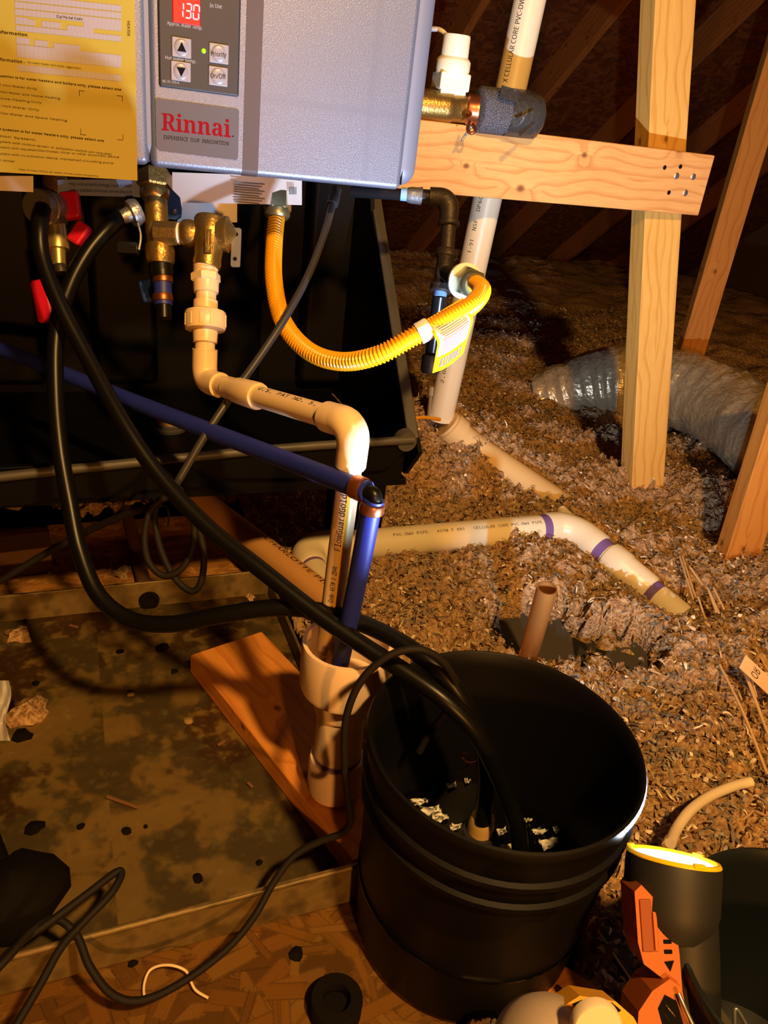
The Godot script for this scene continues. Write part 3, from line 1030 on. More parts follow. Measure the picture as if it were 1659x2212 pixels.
	face_text(lp, "Rinnai", M.logo_red, 349, 499, 242, 281, 0.108, lz + 0.0011, "Droid Serif", true)
	face_text(lp, ".", M.ink, 502, 505, 293, 296, 0.0, lz + 0.0011)
	face_text(lp, "EXPERIENCE  OUR  INNOVATION", M.ink, 354, 494, 292, 300.5, 0.1, lz + 0.0011)
	# rating labels and bracket behind the valves, below the shell
	b = Buf.new()
	var w0 := -1.225
	sheet(b, func(u: float, v: float) -> Vector3: return W(lerpf(372, 652, u), lerpf(372 + 10 * u, 437 + 6 * u, v), w0 + 0.01 * v), 6, 3, 0.0008)
	var rl := part("rating_label", b, M.tag_white, o)
	for i in 9:
		var y := 392.0 + i * 5.2
		var bb := Buf.new()
		sheet(bb, func(u: float, v: float) -> Vector3: return W(lerpf(506, 572 - (i % 3) * 6, u), y + 5 * u + 2.4 * v, w0 + 0.0125), 1, 1, 0.0003)
		part("printed_line", bb, M.ink_grey, rl)
	for i in 7:
		var bb := Buf.new()
		var x := 625.0 + i * 2.3
		sheet(bb, func(u: float, v: float) -> Vector3: return W(x + 1.1 * u, 404 + 16 * v, w0 + 0.0125), 1, 1, 0.0003)
		part("printed_bar", bb, M.ink, rl)
	b = Buf.new()
	sheet(b, func(u: float, v: float) -> Vector3: return W(lerpf(383, 512, u), lerpf(430, 480, v), w0 - 0.02), 2, 2, 0.002)
	part("wall_bracket", b, M.steel, o)
	b = Buf.new()
	sheet(b, func(u: float, v: float) -> Vector3: return W(lerpf(124, 303, u), lerpf(388, 421 + 5 * u, v), -1.16), 4, 2, 0.0008)
	var dl := part("warning_label", b, mat("label_blue", c8(96, 112, 150), 0.6), o)
	for i in 2:
		face_text(dl, ["may cause property damage, injury or death", "have a qualified technician service this unit"][i], M.ink, 150, 285, 393 + i * 13, 402 + i * 13, 0.04, -1.158)
	b = Buf.new()
	sheet(b, func(u: float, v: float) -> Vector3: return W(lerpf(-40, 72, u), lerpf(380, 410 + 5 * u, v), -1.1), 4, 2, 0.0008)
	part("small_label", b, M.tag_white, o)
	registration_sheet()

func registration_sheet() -> void:
	# position on the sheet from a pixel of the photograph
	var pt := func(px: float, py: float, lift: float) -> Vector3:
		var s := (px + 80.0) / 372.0
		var top := -70.0 + 35.0 * s
		var bot := 367.0 + 23.0 * s
		var t := clampf((py - top) / (bot - top), -0.1, 1.0)
		var fold := 0.006 * maxf(0.0, 1.0 - absf(t - 0.54) / 0.12)
		return W(px, py, FW + 0.012 + 0.022 * t * t + fold + 0.006 * sin(s * 3.0) * t + lift)
	var o := thing("registration_form", "yellow paper registration form hanging over the left of the water heater", "paper form", Vector3(0, 0.87, FW + 0.02))
	var b := Buf.new()
	sheet(b, func(u: float, v: float) -> Vector3:
		var px := lerpf(-80, 290, u) + 7.0 * u * v
		var top := -70.0 + 35.0 * u
		var bot := 367.0 + 23.0 * u
		return pt.call(px, lerpf(top, bot, v), 0.0), 12, 24, 0.0004)
	var paper := mat("paper_yellow", c8(146, 130, 34), 0.65)
	part("sheet", b, paper, o)
	var white := mat("form_white", c8(140, 132, 136), 0.7)
	# rows of boxes: [x0, x1, y at x0, height]
	for q in [[32, 262, -12, 13], [32, 262, 3.5, 13], [32, 262, 19, 13], [33, 62, 36, 12], [33, 76, 39, 12], [90, 132, 45, 13], [145, 202, 54, 14], [180, 262, 46, 13], [34, 262, 54, 12], [35, 64, 80, 14], [75, 104, 86, 13], [116, 173, 93, 15], [36, 262, 96, 14], [37, 262, 110, 13], [38, 262, 139, 14]]:
		b = Buf.new()
		var wd: float = q[1] - q[0]
		sheet(b, func(u: float, v: float) -> Vector3: return pt.call(q[0] + wd * u, q[2] + wd * u * 0.105 + q[3] * v, 0.0005), maxi(2, int(wd / 30)), 1, 0.0002)
		part("form_row", b, white, o)
		b = Buf.new()
		var k := 1
		while k * 9.5 < wd:
			var x: float = q[0] + k * 9.5
			sheet(b, func(u: float, v: float) -> Vector3: return pt.call(x + 0.7 * u, q[2] + (x - q[0]) * 0.105 + q[3] * v, 0.0008), 1, 1, 0.0001)
			k += 1
		if b.v.size(): part("form_grid", b, M.ink_pale, o)
	var lines := [["Zip/Postal Code", 122, 178, 36, 8], ["al Information", -22, 59, 66, 7], ["Contact Information - ", -50, 54, 122, 7], ["for water heater and boiler registration", 60, 175, 135, 6],
		["Question - Any question is for water heaters and boilers only, please select one", -70, 262, 156, 7], ["Commercial Hot Water Only", -55, 80, 177, 6], ["Commercial Hot Water and Home Heating", -55, 130, 192, 6], ["Hydronic/Home Heating Only", -55, 90, 206, 6], ["Residential Hot Water Only", -55, 85, 222, 6], ["Residential Hot Water and Space Heating", -55, 145, 238, 6],
		["Question - This question is for water heaters only, please select one", -60, 225, 272, 7], ["Recirculation System", -60, 76, 287, 6], ["Recirculation System with motion sensor or activation switch (on request)", -60, 241, 299, 6], ["Recirculation System with aquastat/thermostat, timer or other automatic device", -60, 257, 313, 6], ["Recirculation System with no activation device, maintained circulating pump", -60, 245, 327, 6], ["system timer", -30, 33, 344, 6], ["View Privacy Policy at: www.rinnai.us/privacypolicy", 40, 214, 366, 5]]
	for l in lines:
		letters(o, l[0], M.ink_brown, func(x: float, y: float) -> Vector3:
			var px: float = lerpf(l[1], l[2], x)
			return pt.call(px, l[3] + (px - l[1]) * (0.115 if l[3] < 300 else 0.085) - l[4] * (y - 0.5) + (0.0 if l[1] > -5 else 0.0), 0.0007), "Droid Sans", l[4] > 6, "printed_text")
	letters(o, "HEATER", M.ink_brown, func(x: float, y: float) -> Vector3: return pt.call(275 + 6 * y, 46 + 32 * x, 0.0007), "Droid Sans", false, "printed_text")
	for q in [[171, 195, 1, 1], [264, 207, -1, 1], [174, 290, 1, -1], [265, 302, -1, -1]]:
		b = Buf.new()
		sheet(b, func(u: float, v: float) -> Vector3: return pt.call(q[0] + q[2] * 12 * u, q[1] + q[2] * u * 1.1 + v, 0.0006), 1, 1, 0.0001)
		sheet(b, func(u: float, v: float) -> Vector3: return pt.call(q[0] + u, q[1] + q[3] * 12 * v, 0.0006), 1, 1, 0.0001)
		part("corner_mark", b, M.ink_brown, o)

# ------------------------------------------------------------------ timber
func stick(called: String, A: Vector3, B: Vector3, face: Vector3, wide: float, thick: float, m: Material, label: String, category: String, group := "") -> MeshInstance3D:
	var b := Buf.new()
	timber(b, wide, thick, (B - A).length())
	var o := _add(numbered(called), to_mesh(b), m, self, frame_between(A, B, face))
	meta(o, label, category, group)
	return o

func timbers() -> void:
	# the cross beam, nailed on the front of the truss post
	var bl := W(905, 338, -1.62)
	var br := W(1527, 402, -1.62)
	var y0 := (bl.y + br.y) / 2
	var beam := stick("cross_beam", Vector3(0.25, bl.y - (br.y - bl.y) * 0.6, -1.639), Vector3(br.x, br.y, -1.639), Vector3.BACK, 0.138, 0.038, M.beam_pine, "horizontal pine board nailed across the truss post beside the water heater", "beam")
	for q in [[1436, 362, 0], [1470, 360, 0], [1462, 380, 1], [1498, 382, 1], [1445, 416, 0], [1481, 417, 1]]:
		var c := W(q[0], q[1], -1.6195)
		var b := Buf.new()
		var r := 0.0042 if q[2] == 0 else 0.006
		lathe(b, c, c + Vector3(0, 0, 0.002), [[0, r * 1.3], [0.8, r], [1, r * 0.5], [1, 0]], 7)
		part("nail_head", b, M.scrap_dark if q[2] == 0 else M.steel, beam)
	# the truss post behind it, seen on its corner
	var pf := W(1386, 1052, -1.6)
	var pt := W(1442, 20, -1.745)
	var dirp := (pt - pf).normalized()
	var post := stick("truss_post", pf - dirp * 0.12, pt + dirp * 1.2, Vector3(-0.06, 0, 1), 0.108, 0.062, M.post_pine, "upright pine truss post behind the cross beam", "post")
	# leaning studs on the right
	var s1 := W(1597, 1180, -1.2)
	stick("leaning_stud", P(1588, 1210, 1.9), P(1725, 780, 1.78), Vector3(-0.25, 0, 1), 0.092, 0.05, M.stud_pine, "short leaning stud in front of the silver duct at the right edge", "stud")
	stick("truss_web", P(1462, 860, 2.9), P(1725, -30, 2.45), Vector3(-0.45, 0, 1), 0.092, 0.05, M.stud_pine, "long diagonal truss web leaning right behind the post", "stud")

# ------------------------------------------------------------------ blue drain tubing
func condensate_line() -> void:
	var o := thing("blue_tubing", "blue plastic tubing with a black elbow dropping into the white hub", "tubing", P(760, 1430, 0.95))
	part("tube", tube(Buf.new(), px_path([[-120, 722, 1.27], [10, 758, 1.2], [300, 872, 1.06], [560, 972, 0.93], [770, 1053, 0.795]], 8), 0.0112, 20), M.pex_blue, o)
	part("tube", tube(Buf.new(), px_path([[802, 1096, 0.79], [775, 1240, 0.845], [735, 1432, 0.94]], 8), 0.0112, 20), M.pex_blue, o)
	part("crimp_ring", lathe(Buf.new(), P(765, 1050, 0.797), P(786, 1059, 0.79), [[0, 0.0105], [0, 0.0128], [0.08, 0.0132], [0.92, 0.0132], [1, 0.0128], [1, 0.0105]], 26), M.copper, o)
	part("crimp_ring", lathe(Buf.new(), P(806, 1086, 0.788), P(802, 1106, 0.793), [[0, 0.0105], [0, 0.0128], [0.08, 0.0132], [0.92, 0.0132], [1, 0.0128], [1, 0.0105]], 26), M.copper, o)
	part("tube_end", tube(Buf.new(), [P(783, 1057, 0.791), P(793, 1061, 0.787)], 0.0114, 20), M.pex_blue, o)
	part("tube_end", tube(Buf.new(), [P(808, 1079, 0.787), P(806, 1088, 0.789)], 0.0114, 20), M.pex_blue, o)
	var e := bend(P(788, 1060, 0.79), P(815, 1064, 0.78), P(808, 1086, 0.788), 10)
	part("elbow", tube(Buf.new(), e, 0.0082, 18), M.rubber, o)

# ------------------------------------------------------------------ valves below the heater
func cold_valve() -> void:
	var z := 1.03
	var k := z / FOC
	var o := thing("cold_water_valve", "brass isolation valve under the heater with a blue lever", "valve", P(335, 570, z))
	var b := Buf.new()
	nut(b, P(334, 370, z), P(335, 408, z), 37 * k, 6, 0.35)
	part("union_nut", b, M.brass, o)
	part("collar", lathe(Buf.new(), P(335, 406, z), P(335, 432, z), [[0, 0.0], [0, 27], [0.15, 30], [0.8, 30], [1, 26], [1, 0]], 28, k), M.brass, o)
	part("body", lathe(Buf.new(), P(336, 430, z), P(342, 535, z), [[0, 0.0], [0, 25], [0.3, 25], [0.7, 26], [0.85, 24], [1, 23], [1, 0]], 28, k), M.brass, o)
	b = Buf.new()
	nut(b, P(334, 503, z - 0.012), P(385, 505, z - 0.012), 26 * k, 8, 0.2)
	part("side_outlet", b, M.brass, o)
	part("lower_body", lathe(Buf.new(), P(345, 530, z), P(346, 572, z), [[0, 0.0], [0, 30], [0.3, 32], [0.8, 31], [1, 27], [1, 0]], 28, k), M.brass, o)
	part("black_adapter", lathe(Buf.new(), P(347, 570, z), P(350, 600, z), [[0, 0.0], [0, 25], [0.2, 27], [0.4, 25], [0.6, 27], [0.8, 25], [1, 25], [1, 0]], 24, k), M.rubber, o)
	for i in 2:
		var y := 597.0 + i * 40
		part("crimp_ring", lathe(Buf.new(), P(351, y, z), P(352, y + 15, z), [[0, 18], [0, 21.5], [0.1, 22], [0.9, 22], [1, 21.5], [1, 18]], 24, k), M.copper_dull, o)
	part("blue_tube", tube(Buf.new(), [P(351, 598, z), P(353, 660, z)], 19 * k, 20), M.pex_blue, o)
	part("tail_tube", tube(Buf.new(), [P(353, 652, z), P(354, 688, z)], 17 * k, 16), M.rubber, o)
	# blue lever behind, and a second one below
	b = Buf.new()
	var xf := Transform3D(CB, P(370, 445, z + 0.03))
	prism(b, xf, [Vector2(-0.012, -0.018), Vector2(0.006, -0.02), Vector2(0.0135, -0.015), Vector2(0.0145, -0.004), Vector2(0.012, 0.012), Vector2(0.002, 0.022), Vector2(-0.012, 0.026)], 0.004)
	var lv := part("lever", b, M.handle_blue, o, "blue lever of the cold valve")
	part("rivet", lathe(Buf.new(), P(377, 456, z + 0.026), P(377, 456, z + 0.02), [[0, 0.0035], [0.7, 0.003], [1, 0]], 12), M.steel, lv)
	b = Buf.new()
	rbox(b, Transform3D(CB * Basis(Vector3.BACK, 0.25), P(321, 628, z + 0.04)), Vector3(0.022, 0.032, 0.01), 0.0045, 3)
	part("drain_lever", b, M.handle_blue, o, "blue drain handle")

func hot_valve() -> void:
	var z := 1.0
	var k := z / FOC
	var o := thing("hot_water_valve", "hot water isolation valve with a grey hose cap and red handles", "valve", P(120, 570, z))
	part("stem", lathe(Buf.new(), P(120, 385, z + 0.02), P(122, 480, z + 0.02), [[0, 0], [0, 27], [1, 24], [1, 0]], 20, k), M.brass, o)
	# the service port faces the room; a black hose is screwed on it
	var c := P(92, 448, z - 0.02)
	var ax := (CB * Vector3(-0.25, -0.3, 1)).normalized()
	var b := Buf.new()
	lathe(b, c - ax * 0.03, c + ax * 0.012, [[0, 0.0], [0, 0.02], [0.5, 0.022], [0.6, 0.0225], [0.62, 0.0205], [0.7, 0.0205], [0.72, 0.0225], [0.94, 0.0225], [1, 0.0205], [1, 0.0]], 32)
	part("hose_cap", b, M.galvanised, o)
	part("lower_body", lathe(Buf.new(), P(122, 485, z + 0.01), P(127, 575, z + 0.01), [[0, 0], [0, 20], [0.25, 22], [0.45, 25], [0.6, 24], [0.62, 16], [1, 15], [1, 0]], 24, k), M.brass_pale, o)
	for q in [[152, 445, 0.034, 0.036, 0.1], [172, 505, 0.026, 0.03, -0.6]]:
		b = Buf.new()
		rbox(b, Transform3D(CB * Basis(Vector3.BACK, q[4]), P(q[0], q[1], z + 0.005)), Vector3(q[2] * 0.75, q[3], 0.014), 0.004, 3)
		part("handle", b, M.handle_red, o)
	b = Buf.new()
	rbox(b, Transform3D(CB * Basis(Vector3.BACK, 0.2), P(93, 650, z + 0.06)), Vector3(0.024, 0.06, 0.012), 0.005, 3)
	part("drain_handle", b, M.handle_red, o, "red drain handle hanging lower")
	b = Buf.new()
	lathe(b, P(128, 572, z), P(132, 590, z), [[0, 0], [0, 12], [0.5, 14], [1, 12], [1, 0]], 18, k)
	part("tail_fitting", b, M.black_iron, o)
	# a second grey port, right, for the other hose, with a capped outlet on a tether
	var e := P(285, 462, z + 0.02)
	var ax2 := (CB * Vector3(0.8, 0.35, 0.2)).normalized()
	var p := thing("hose_port", "grey service port on the cold side with a black hose screwed on", "fitting", e)
	part("port", lathe(Buf.new(), P(262, 470, z), P(300, 455, z + 0.01), [[0, 0], [0, 14], [0.45, 17], [0.5, 27], [0.75, 29], [1, 26], [1, 0]], 24, k), M.galvanised, p)
	part("tether", tube(Buf.new(), px_path([[298, 482, z], [304, 510, z], [300, 540, z]], 5), 0.0018, 8), M.galvanised, p)
	b = Buf.new()
	nut(b, P(256, 536, z), P(298, 538, z), 14 * k, 6)
	part("cap", b, M.black_pipe, p)

func relief() -> void:
	var z := 1.02
	var k := z / FOC
	var o := thing("relief_valve", "brass pressure relief valve with a flat test lever and arrow mark", "valve", P(447, 575, z))
	part("thread_tape", lathe(Buf.new(), P(378, 505, z), P(394, 505, z), [[0, 0], [0, 22], [0.2, 23], [0.3, 21], [0.5, 23], [0.6, 21], [0.8, 23], [1, 21], [1, 0]], 24, k), M.tape_white, o)
	part("inlet", lathe(Buf.new(), P(390, 505, z), P(432, 506, z), [[0, 0], [0, 22], [0.2, 29], [0.5, 31], [0.8, 27], [1, 24], [1, 0]], 28, k), M.brass, o)
	part("body", lathe(Buf.new(), P(458, 472, z), P(446, 577, z), [[0, 0], [0, 34], [0.05, 37], [0.35, 37], [0.5, 36], [0.62, 31], [0.8, 29], [0.92, 30.5], [1, 29], [1, 0]], 32, k), M.brass, o)
	part("bonnet", lathe(Buf.new(), P(472, 506, z), P(514, 508, z), [[0, 0], [0, 35], [0.25, 36], [0.4, 38], [0.5, 38], [0.52, 35], [0.9, 12], [1, 8], [1, 0]], 28, k), M.brass, o)
	var b := Buf.new()
	var xf := Transform3D(CB * Basis(Vector3.BACK, -0.04), P(510, 535, z - 0.004))
	var hl := 42 * k
	var hw := 10 * k
	var poly := []
	for q in [[1, 1], [-1, 1], [-1, -1], [1, -1]]:
		for i in 4:
			var an := atan2(q[1], q[0]) - PI / 4 + PI / 2 * i / 3.0
			poly.append(Vector2(q[0] * (hw - 0.003) + 0.003 * cos(an), q[1] * (hl - 0.003) + 0.003 * sin(an)))
	prism(b, xf, poly, 0.0025)
	var lv := part("test_lever", b, M.steel, o, "flat grey test lever with two holes")
	for q in [[511, 507], [508, 560]]:
		var c := P(q[0], q[1], z - 0.004)
		part("hole", lathe(Buf.new(), c + CB * Vector3(0, 0, 0.001), c + CB * Vector3(0, 0, 0.0017), [[0, 0.0026], [1, 0.0026], [1, 0]], 14), M.ink, lv)
	# raised arrow panel
	b = Buf.new()
	rbox(b, Transform3D(CB, P(450, 520, z - 0.0225)), Vector3(16 * k, 48 * k, 0.003), 0.001, 2)
	part("arrow_panel", b, M.brass, o)
	b = Buf.new()
	var ac := Transform3D(CB, P(450, 520, z - 0.0243))
	prism(b, ac, [Vector2(-0.0006, 0.011), Vector2(0.0008, 0.011), Vector2(0.0002, -0.006), Vector2(0.003, -0.005), Vector2(-0.001, -0.013), Vector2(-0.0035, -0.005), Vector2(-0.001, -0.006)], 0.0012)
	part("arrow", b, M.brass_pale, o)

	# discharge pipe
	var d := thing("discharge_pipe", "cream plastic relief discharge pipe with a union, dropping into the white hub", "pipe", P(705, 1410, 0.96))
	part("thread", lathe(Buf.new(), P(444, 572, z), P(444, 596, z), [[0, 0], [0, 25], [0.15, 27], [0.3, 25], [0.45, 27], [0.6, 25], [0.75, 27], [1, 25], [1, 0]], 26, k), M.cpvc, d)
	b = Buf.new()
	nut(b, P(444, 590, z), P(445, 610, z), 32 * k, 6, 0.4)
	lathe(b, P(445, 608, z), P(445, 633, z), [[0, 0], [0, 27.5], [0.8, 27], [1, 25.5], [1, 0]], 28, k)
	part("adapter", b, M.cpvc, d)
	part("pipe", tube(Buf.new(), [P(445, 630, z), P(444, 665, z)], 22 * k, 24), M.cpvc, d)
	b = Buf.new()
	lathe(b, P(444, 650, z), P(443, 742, z), [[0, 0], [0, 26], [0.2, 26.5], [0.22, 30], [0.26, 42], [0.3, 44], [0.62, 44], [0.68, 42], [0.7, 27], [0.98, 25.5], [1, 23]], 36, k)
	for i in 12:
		var q := TAU * i / 12
		var dr := (CB * Vector3(cos(q), 0, sin(q)))
		rbox(b, frame_between(P(444, 681, z) + dr * 44 * k, P(443.5, 708, z) + dr * 44 * k, dr), Vector3(26 * k, 0.003, 0.0016), 0.0007, 1)
	part("union", b, M.cpvc, d)
	var e1 := P(441, 822, 1.035)
	var el2 := P(768, 918, 0.804)
	var dir := (el2 - e1).normalized()
	var up := (P(443, 740, z) - e1).normalized()
	part("pipe", tube(Buf.new(), [P(443, 735, z), e1 + up * 0.02], 21.5 * k, 24), M.cpvc, d)
	var r := 0.0133
	b = Buf.new()
	tube(b, [e1 + up * 0.042, e1 + up * 0.0415, e1 + up * 0.024] + bend(e1 + up * 0.022, e1, e1 + dir * 0.022, 10) + [e1 + dir * 0.024, e1 + dir * 0.044], 0.0168, 26)
	part("elbow", b, M.cpvc, d)
	part("pipe", tube(Buf.new(), [e1 + dir * 0.03, el2 - dir * 0.03], r, 26), M.cpvc, d)
	var L := (el2 - e1).length()
	b = Buf.new()
	lathe(b, e1 + dir * (L * 0.2), e1 + dir * (L * 0.42), [[0, 0.0133], [0, 0.0148], [0.2, 0.0148], [0.35, 0.0168], [0.95, 0.0175], [1, 0.0165], [1, 0.0133]], 30)
	part("coupling", b, M.cpvc, d)
	var c0 := P(705, 1410, 0.96)
	var dn := (c0 - el2).normalized()
	b = Buf.new()
	tube(b, [el2 - dir * 0.05, el2 - dir * 0.0495, el2 - dir * 0.03] + bend(el2 - dir * 0.028, el2, el2 + dn * 0.028, 12) + [el2 + dn * 0.03, el2 + dn * 0.048, el2 + dn * 0.05], [0.0163, 0.0173, 0.0173, 0.0175, 0.0178, 0.018, 0.0182, 0.0182, 0.0182, 0.0182, 0.0182, 0.0182, 0.018, 0.0178, 0.0175, 0.0173, 0.0173, 0.0173, 0.0163], 28)
	part("elbow", b, M.cpvc, d)
	var vp := part("pipe", tube(Buf.new(), [el2 + dn * 0.03, c0 + dn * 0.05], r, 28), M.cpvc, d)
	var toc := (EYE - (el2 + c0) / 2).normalized()
	var right := CB * Vector3.RIGHT
	# the yellow stripe and its print
	b = Buf.new()
	var sc := (toc + right * 0.28).normalized()
	sc = (sc - dn * sc.dot(dn)).normalized()
	var sp := dn.cross(sc)
	var A := el2 + dn * 0.062
	var Z := c0 + dn * 0.02
	for i in 4:
		var q0 := (i - 2) * 0.14
		var q1 := (i - 1) * 0.14
		var m0 := sc * cos(q0) + sp * sin(q0)
		var m1 := sc * cos(q1) + sp * sin(q1)
		b.quad(A + m0 * (r + 0.0003), A + m1 * (r + 0.0003), Z + m1 * (r + 0.0003), Z + m0 * (r + 0.0003), m0, m1, m1, m0)
	part("stripe", b, M.cpvc_stripe, vp)
	var len := (Z - A).length()
	var face := (toc - right * 0.18).normalized()
	pipe_text(vp, "FlowGuardGold", M.ink, A + dn * len * 0.33, -dn, len * 0.27, face, r, 0.0075)
	pipe_text(vp, "U.P. Code ASTM D 2846", M.ink, A + dn * len * 0.66, -dn, len * 0.25, face, r, 0.0062)
	pipe_text(vp, "TUBING 4120", M.ink, A + dn * len * 1.0, -dn, len * 0.15, face, r, 0.006)
	var face2 := (toc + Vector3.UP * 0.9).normalized()
	pipe_text(vp, "U.S. PAT NO. 5,", M.ink, e1 + dir * (L * 0.45), dir, L * 0.36, face2, r, 0.0065)

# ------------------------------------------------------------------ gas
func gas() -> void:
	var o := thing("gas_pipe", "black iron gas pipe with an elbow, a tee and a capped drip leg", "gas pipe", P(940, 800, 1.2))
	var z := 1.2
	var k := z / FOC
	part("nipple", tube(Buf.new(), [P(760, 414, z + 0.02), P(880, 421, z)], 12 * k, 18), M.black_pipe, o)
	part("thread_tape", tube(Buf.new(), [P(866, 419, z), P(884, 421, z)], 13.5 * k, 18), M.tape_blue, o)
	part("coupling", lathe(Buf.new(), P(880, 421, z), P(912, 424, z), [[0, 0], [0, 15], [0.3, 17], [0.7, 17], [1, 19], [1, 0]], 24, k), M.galvanised, o)
	part("nipple", tube(Buf.new(), [P(908, 423, z), P(940, 425, z)], 14 * k, 18), M.black_pipe, o)
	var b := Buf.new()
	tube(b, [P(928, 424, z), P(934, 424.5, z)] + bend(P(944, 426, z), P(972, 428, z), P(970, 462, z), 12) + [P(969, 470, z), P(969, 484, z)], [19.0 * k, 19 * k, 20 * k, 20.5 * k, 21 * k, 21.5 * k, 22 * k, 22 * k, 22 * k, 22 * k, 22 * k, 21.5 * k, 21 * k, 21 * k, 20.5 * k, 20 * k, 20 * k].slice(0, 17).slice(0, 15 + 2), 24)
	lathe(b, P(969, 478, z), P(969, 490, z), [[0, 20], [0.2, 23.5], [0.8, 23.5], [1, 21], [1, 0]], 24, k)
	part("elbow", b, M.black_iron, o)
	part("nipple", tube(Buf.new(), [P(969, 486, z), P(965, 548, z)], 16 * k, 20), M.black_iron, o)
	b = Buf.new()
	lathe(b, P(966, 540, z), P(951, 632, z), [[0, 0], [0, 21], [0.05, 24], [0.16, 24], [0.22, 19], [0.8, 18], [0.84, 24], [0.97, 24], [1, 21], [1, 0]], 26, k)
	var j := P(960, 588, z)
	var t := P(1008, 612, 1.13)
	lathe(b, j, t, [[0, 16], [0.55, 21], [0.6, 25], [0.95, 26], [1, 24], [1, 0]], 26, k)
	part("tee", b, M.black_iron, o)
	part("thread_tape", tube(Buf.new(), [P(951, 630, z), P(950, 642, z)], 14.5 * k, 18), M.tape_blue, o)
	part("drip_nipple", tube(Buf.new(), [P(950, 638, z), P(931, 778, z + 0.06)], 15.5 * k, 20), M.black_pipe, o)
	b = Buf.new()
	lathe(b, P(933, 766, z + 0.05), P(928, 806, z + 0.06), [[0, 0], [0, 20], [0.1, 22], [0.85, 22], [1, 18], [1, 0]], 24, k)
	part("cap", b, M.black_iron, o)

	var f := thing("gas_connector", "yellow coated corrugated gas connector looping below the heater", "gas hose", P(740, 800, 1.05))
	var zn := 1.17
	var kn := zn / FOC
	b = Buf.new()
	nut(b, P(602, 388, zn), P(601, 412, zn), 23 * kn, 6, 0.3)
	lathe(b, P(601, 408, zn), P(600, 420, zn), [[0, 15], [1, 17], [1, 0]], 20, kn)
	nut(b, P(600, 417, zn), P(599, 457, zn), 30 * kn, 6, 0.45)
	part("hex_nut", b, M.nut_zinc, f)
	part("ferrule", lathe(Buf.new(), P(599, 455, zn), P(598, 472, zn), [[0, 0], [0, 28], [0.6, 28], [1, 22], [1, 0]], 26, kn), M.brass_pale, f)
	var path := px_path([[598, 465, 1.17], [592, 530, 1.15], [592, 610, 1.12], [612, 695, 1.09], [665, 757, 1.06], [735, 781, 1.03], [815, 768, 1.0], [895, 726, 0.99], [965, 690, 1.0], [1018, 660, 1.02], [1041, 628, 1.06], [1024, 610, 1.11]], 10)
	# even spacing, then rings
	var cv := Curve3D.new()
	for q in path: cv.add_point(q)
	var Lc := cv.get_baked_length()
	var pts := []
	var rr := []
	var ribs := int(Lc / 0.0052)
	for i in ribs * 6 + 1:
		pts.append(cv.sample_baked(Lc * i / (ribs * 6.0)))
		rr.append(0.01175 + 0.00145 * sin(TAU * i / 6.0))
	part("hose", tube(Buf.new(), pts, rr, 22), M.flex_yellow, f)
	b = Buf.new()
	var nd := (P(1030, 616, 1.095) - P(1000, 606, 1.14)).normalized()
	var n0 := P(1004, 607, 1.135)
	lathe(b, n0 - nd * 0.004, n0 + nd * 0.004, [[0, 0.012], [0, 0.024], [0.2, 0.0265], [0.8, 0.0265], [1, 0.024], [1, 0]], 30)
	part("sealing_ring", b, M.tape_white, f)
	b = Buf.new()
	nut(b, n0 + nd * 0.003, n0 + nd * 0.03, 0.0225, 6, 0.2)
	lathe(b, n0 + nd * 0.03, n0 + nd * 0.04, [[0, 0.0195], [0.7, 0.0185], [1, 0.016], [1, 0.011]], 26)
	part("hex_nut", b, M.nut_zinc, f)
	# hanging tag
	var tag := func(u: float, v: float, lift: float) -> Vector3:
		var l := Vector2(918, 692).lerp(Vector2(946, 740), minf(v * 2.2, 1.0)).lerp(Vector2(934, 806), maxf(0.0, (v - 0.45) / 0.55))
		var r := Vector2(1000, 643).lerp(Vector2(1023, 690), minf(v * 2.2, 1.0)).lerp(Vector2(1000, 764), maxf(0.0, (v - 0.45) / 0.55))
		var q := l.lerp(r, u) + Vector2(0, 7.0 * sin(PI * u) * v)
		return P(q.x, q.y, 0.987 - 0.012 * sin(PI * minf(v * 1.3, 1.0)) - lift + 0.03 * u)
	b = Buf.new()
	sheet(b, func(u: float, v: float) -> Vector3: return tag.call(u, v, 0.0), 8, 14, 0.0006)
	var tg := part("tag", b, M.tag_yellow, f, "yellow and white warning tag round the hose")
	b = Buf.new()
	sheet(b, func(u: float, v: float) -> Vector3: return tag.call(0.07 + 0.86 * u, 0.03 + 0.7 * v, 0.0008), 8, 12, 0.0003)
	part("label_white", b, M.tag_white, tg)
	for i in 15:
		b = Buf.new()
		var v0 := 0.08 + i * 0.042
		var a := 0.12 + 0.1 * fposmod(i * 0.37, 1.0)
		sheet(b, func(u: float, v: float) -> Vector3: return tag.call(lerpf(a, 0.88, u), v0 + 0.014 * v, 0.0014), 8, 1, 0.0002)
		part("printed_line", b, M.ink_grey if i < 7 else M.ink_rose, tg)
	letters(tg, "EASYFLEX", M.ink_blue, func(x: float, y: float) -> Vector3: return tag.call(0.86 - 0.68 * x, 0.93 - 0.13 * y + 0.0, 0.0012), "Droid Serif", true)
	letters(tg, "Gas Appliance Connector", M.ink, func(x: float, y: float) -> Vector3: return tag.call(0.82 - 0.6 * x, 0.785 - 0.035 * y, 0.0012))
	part("collar", lathe(Buf.new(), P(903, 722, 0.99), P(928, 708, 0.99), [[0, 0.0135], [0.1, 0.0145], [0.9, 0.0145], [1, 0.0135]], 24), M.tag_white, f)

